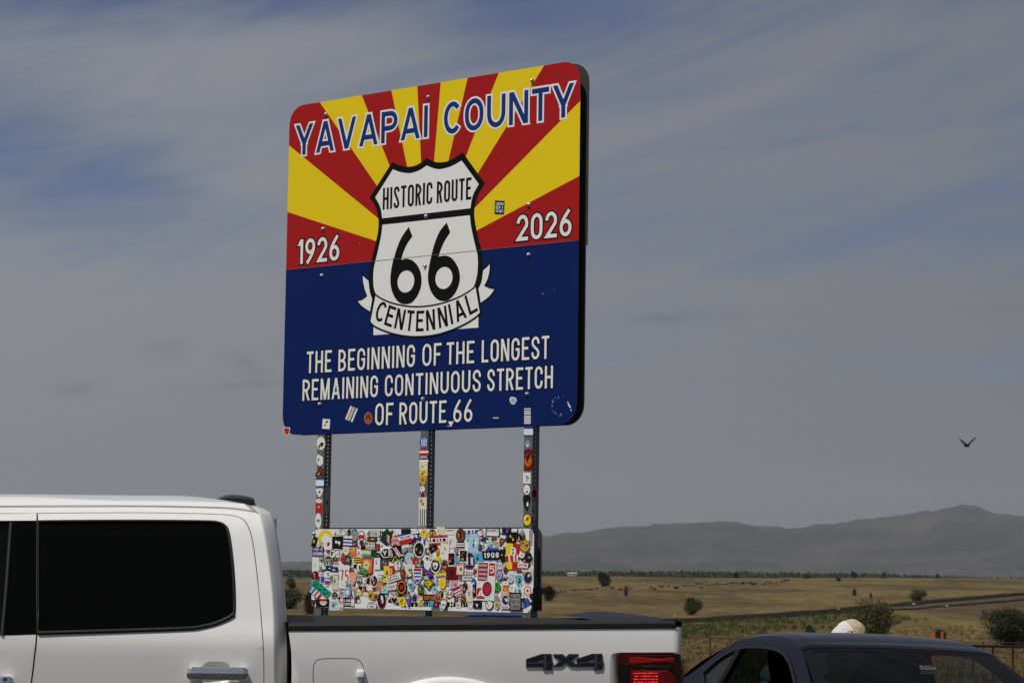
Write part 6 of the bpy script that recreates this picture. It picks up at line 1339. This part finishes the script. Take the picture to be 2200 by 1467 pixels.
# local axes: +x the way the person faces (to the right), z up
ht = hp.z - zg
H0 = Vector((.55, 0, ht - .118))                                # head centre
nk = H0 + Vector((-.10, 0, -.085)); ch = Vector((.27, 0, ht - .30)); pel = Vector((-.12, 0, .90))
V = [pel, (pel + ch) / 2 + Vector((-.03, 0, .03)), ch, nk, H0 + Vector((-.04, 0, -.03))]; E_ = [(0, 1), (1, 2), (2, 3), (3, 4)]; RD = [(.15, .115), (.145, .11), (.16, .12), .058, .055]
def limb(s):
    i = len(V); sh = ch + Vector((.03, s * .17, .01)); el = sh + Vector((.06, s * .05, -.28)); wr = el + Vector((.17, -s * .06, -.19))
    V.extend([sh, el, wr, wr + Vector((.05, 0, -.04))]); E_.extend([(2, i), (i, i + 1), (i + 1, i + 2), (i + 2, i + 3)]); RD.extend([.056, .041, .028, (.038, .018)])
    k = len(V); hp_ = pel + Vector((.0, s * .09, -.06)); kn = Vector((.04, s * .11, .48)); an = Vector((-.06, s * .11, .08))
    V.extend([hp_, kn, an, an + Vector((.15, s * .02, -.045))]); E_.extend([(0, k), (k, k + 1), (k + 1, k + 2), (k + 2, k + 3)]); RD.extend([.085, .056, .042, (.045, .032)])
    palm = wr + Vector((.05, 0, -.04))
    for f in range(5):
        a = (f - 1.5) * .017 * s; l = (.030, .036, .033, .026)[f - 0] if f < 4 else .024; j = len(V)
        if f < 4: b = palm + Vector((.02, a, -.012)); V.extend([b, b + Vector((l, 0, -l * .5)), b + Vector((l * 1.5, 0, -l * 1.6))])
        else: b = palm + Vector((-.01, -s * .03, .0)); V.extend([b, b + Vector((.02, -s * .022, -.01)), b + Vector((.045, -s * .028, -.02))])
        E_.extend([(i + 3, j), (j, j + 1), (j + 1, j + 2)]); RD.extend([.009, .0085, .007])
limb(1); limb(-1)
bodyo = skinned('body', V, E_, RD, [SK], person, None)
def hull(secs, name, m, parent=person):
    mb = MB(); mb.grid(secs, 0, True, closed_v=True); mb.add(secs[0], [tuple(range(len(secs[0])))]); mb.add(secs[-1], [tuple(range(len(secs[-1])))[::-1]]); return mb.build(name, m, parent, Vector((0, 0, 0)))
# clothing: skinned shells a little outside the body
skinned('shirt', [V[0] + Vector((.02, 0, .06)), V[1], V[2], V[3] + Vector((-.05, 0, -.02))] + [q for s in (1, -1) for q in (ch + Vector((.03, s * .17, .01)), ch + Vector((.07, s * .20, -.15)))], [(0, 1), (1, 2), (2, 3), (2, 4), (4, 5), (2, 6), (6, 7)], [(.165, .13), (.16, .125), (.175, .135), .075, .075, .066, .075, .066], [SHIRT], person, None)
skinned('trousers', [pel + Vector((.02, 0, .07)), pel] + [q for s in (1, -1) for q in (pel + Vector((0, s * .09, -.06)), Vector((.04, s * .11, .48)), Vector((-.055, s * .11, .10)))], [(0, 1), (1, 2), (2, 3), (3, 4), (1, 5), (5, 6), (6, 7)], [(.16, .125), (.165, .13), .10, .072, .062, .10, .072, .062], [PANTS], person, None)
for s in (1, -1):
    skinned('shoe', [Vector((-.10, s * .11, .05)), Vector((.02, s * .12, .045)), Vector((.13, s * .13, .035))], [(0, 1), (1, 2)], [.05, .048, (.05, .034)], [SHOE], person, None)
# head: local frame pitched forward; hx along the face, hz through the crown
pit = R_(48); HX = Vector((math.cos(pit), 0, -math.sin(pit))); HZ = Vector((math.sin(pit), 0, math.cos(pit))); HY = Vector((0, 1, 0))
hd = lambda x, y, z: H0 + HX * x + HY * y + HZ * z
def headshell(z_lo, z_hi, grow, n=16, m=32, cut=None):
    P = []
    for i in range(n + 1):
        z = z_lo + (z_hi - z_lo) * i / n; q = z / .115
        r = math.sqrt(max(0, 1 - q * q)) if z > 0 else (1 - .22 * (z / .12) ** 2)
        P.append([hd((.098 + grow) * r * math.cos(a) * (1.0 if math.cos(a) < 0 else .95), (.076 + grow) * r * math.sin(a), z * (1 + grow * 6) + .0) for a in [2 * math.pi * k / m for k in range(m)]])
    return P
hull(headshell(-.115, .113, 0), 'head', SK)
mb = MB()
P = [[hd(.092 + a, b, c) for a, b, c in ring] for ring in ([(0, -.012, .02), (0, .012, .02), (0, .012, .01), (0, -.012, .01)], [(.018, -.012, -.02), (.018, .012, -.02), (.0, .016, -.03), (.0, -.016, -.03)], [(.022, -.012, -.036), (.022, .012, -.036), (-.004, .014, -.042), (-.004, -.014, -.042)])]
mb.grid(P, 0, True, closed_v=True); mb.build('nose', SK, person, Vector((0, 0, 0)))
for s in (1, -1):
    mb = MB(); P = []
    for r, dy in ((1.0, 0), (1.05, .010), (.8, .016), (.5, .010), (.05, .008)):
        P.append([hd(-.012 + .020 * r * math.cos(a) - .006, s * (.073 + dy), -.012 + -.0 + .012 + .035 * r * math.sin(a)) for a in [2 * math.pi * k / 16 for k in range(16)]])
    mb.grid(P, 0, True, closed_v=True); mb.build('ear', EARM, person, Vector((0, 0, 0)))
    mb = MB(); mb.lathe([(.011, 0), (.009, .006), (0, .008)], hd(.086, s * .032, .012), HX, HY, 10); mb.build('eye', mat('eye', (.6, .6, .58), .2), person, Vector((0, 0, 0)))
mb = MB(); mb.tube([hd(.088, y, -.066 + abs(y) * .1) for y in (-.024, -.01, .01, .024)], [.002, .005, .005, .002], 6); mb.build('mouth', mat('lips', (.42, .16, .14), .5), person, Vector((0, 0, 0)))
# hair: back and sides below the cap, uneven
P = []
for i in range(12):
    z = -.085 + .135 * i / 11; r = math.sqrt(max(0, 1 - (z / .115) ** 2)) if z > 0 else (1 - .20 * (z / .12) ** 2)
    P.append([hd((.098 * r + .015 + .006 * noise.noise(Vector((i * .8, k * .7, 0)))) * math.cos(a), (.076 * r + .013 + .006 * noise.noise(Vector((i * .9, k * .8, 4)))) * math.sin(a), z) for k, a in enumerate([R_(100 + 160 * k / 26) for k in range(27)])])
mb = MB(); mb.grid(P, 0, True); mb.build('hair', HAIR, person, Vector((0, 0, 0)))
# cap: soft crown, strap gap at the back, brim
P = []
for i in range(15):
    q = i / 14; z = .012 + .118 * q; r = math.sqrt(max(0.0, 1 - max(0, (z - .012) / .120) ** 2.3))
    P.append([hd(.004 + (.104 * r + .010 * noise.noise(Vector((k * .55, i * .5, 8)))) * math.cos(a), (.084 * r + .010 * noise.noise(Vector((k * .6, i * .45, 2)))) * math.sin(a), z + (.022 * max(0, -math.cos(a)) * (1 - q) if abs(math.sin(a)) < .5 and math.cos(a) < 0 else 0)) for k, a in enumerate([2 * math.pi * k / 36 for k in range(36)])])
mb = MB(); mb.grid(P, 0, True, closed_v=True); mb.add(P[-1], [tuple(range(36))]); cap = mb.build('cap', CAPM, person, Vector((0, 0, 0)))
P = []
for i in range(7):
    q = i / 6; P.append([hd((.100 + .075 * q * math.cos(a) ** .8) * math.cos(a) + .0, (.083 + .004 * q) * math.sin(a) * 1.0, .016 - .018 * q - .02 * math.sin(a) ** 2 * q) for a in [R_(-62 + 124 * k / 20) for k in range(21)]])
mb = MB(); mb.grid(P, 0, True); mb.grid([[Vector(p) - HZ * .003 for p in r] for r in P], 0, True); mb.build('brim', CAPM, cap, Vector((0, 0, 0)))
mb = MB(); c = hd(.095, -.058, .050); P = []
for i in range(5):
    P.append([hd((.106 - .01 * (j / 4 - .4) ** 2) * math.cos(R_(-38 + 10 * i)), (.0865) * math.sin(R_(-38 + 10 * i)), .030 + .011 * j) for j in range(4)])
mb.grid(P, 0, True); mb.build('emblem', mat('cap_emblem', (.20, .15, .12), .8, var=.5, vscale=60), cap, Vector((0, 0, 0)))
mb = MB(); mb.tube([hd(-.101 * math.cos(R_(a)), .083 * math.sin(R_(a)), .016) for a in range(-32, 33, 8)], .006, 6); mb.build('strap', mat('strap', (.18, .14, .10), .8), cap, Vector((0, 0, 0)))

# ------------------------------------------------------------------ bird
bp = at_depth(2079, 952, 130); k = 130 / F
bird = None
prof = lambda px, py, dy=0: Vector(((px - 2079) * k, dy, (952 - py) * k))
V = [prof(2068.0, 958.0, -.25), prof(2072, 957.5, -.15), prof(2076, 957, 0), prof(2081, 956.8, .12), prof(2089, 956.5, .35)]
mb = MB()
ring = lambda c, r, q=12: [c + Vector((0, math.cos(a) * r * .9, math.sin(a) * r)) for a in [2 * math.pi * i / q for i in range(q)]]
P = [ring(V[0], .004), ring(V[0] + (V[1] - V[0]) * .35, .035), ring(V[0] + (V[1] - V[0]) * .8, .052), ring(V[1] * .5 + V[2] * .5, .072), ring(V[2], .085), ring(V[3], .07), ring(V[3] * .6 + V[4] * .4, .045)]
mb.grid(P, 0, True, closed_v=True)
P = [[V[3] * .7 + V[4] * .3 + Vector((0, y * .4, .0)) for y in (-.04, 0, .04)], [V[4] + Vector((0, y, .01)) for y in (-.13, 0, .13)]]
mb.grid(P, 0, True)
for pts in ([(2077.5, 955.2), (2073, 951.8), (2068.5, 948.6), (2064.5, 945.6), (2061.5, 942.6)], [(2079.5, 955.2), (2083, 951.6), (2087, 947.6), (2091.5, 943.6), (2096, 939.6)]):
    ch_ = [.38, .42, .40, .32, .12]; top, bot = [], []
    for i, (x, y) in enumerate(pts):
        c = prof(x, y, 0); w = ch_[i]; d = .022 + .03 * (1 - i / 4)
        top.append([c + Vector((-.03, -w * .45, .035 * (i < 4))), c + Vector((0, -w * .1, .05 * (1 - i / 5))), c + Vector((.01, w * .3, .02)), c + Vector((.02, w * .62, -.03))])
        bot.append([p - Vector((0, 0, d * (1.6, 2.6, 1.6, .5)[j])) for j, p in enumerate(top[-1])])
    mb.grid(top, 0, True); mb.grid(bot, 0, True); mb.grid([[a[0], b[0]] for a, b in zip(top, bot)], 0, True); mb.grid([[a[-1], b[-1]] for a, b in zip(top, bot)], 0, True); mb.grid([top[-1], bot[-1]], 0, True)
o = mb.build('bird', mat('black_feathers', (.010, .010, .011), .7, spec=.2), None, Vector((0, 0, 0))); o.location = bp
tag(o, 'black bird gliding with raised wings in the sky at right', 'bird')
# ------------------------------------------------------------------ haze
hz = MB(); hz.box((0, 7000, 270), (26000, 18000, 700))
hzm = bpy.data.materials.new('haze'); hzm.use_nodes = True; t = G(hzm.node_tree); t.t.nodes.remove(t.t.nodes['Principled BSDF'])
vol = t.n('ShaderNodeVolumePrincipled', inp={'Color': (.74, .79, .88, 1), 'Density': 5.5e-5, 'Anisotropy': 0.0})
t.t.links.new(vol.outputs[0], t.t.nodes['Material Output'].inputs['Volume'])
tag(hz.build('haze', hzm), kind='stuff', label='thin grey haze over the distant valley', cat='haze')
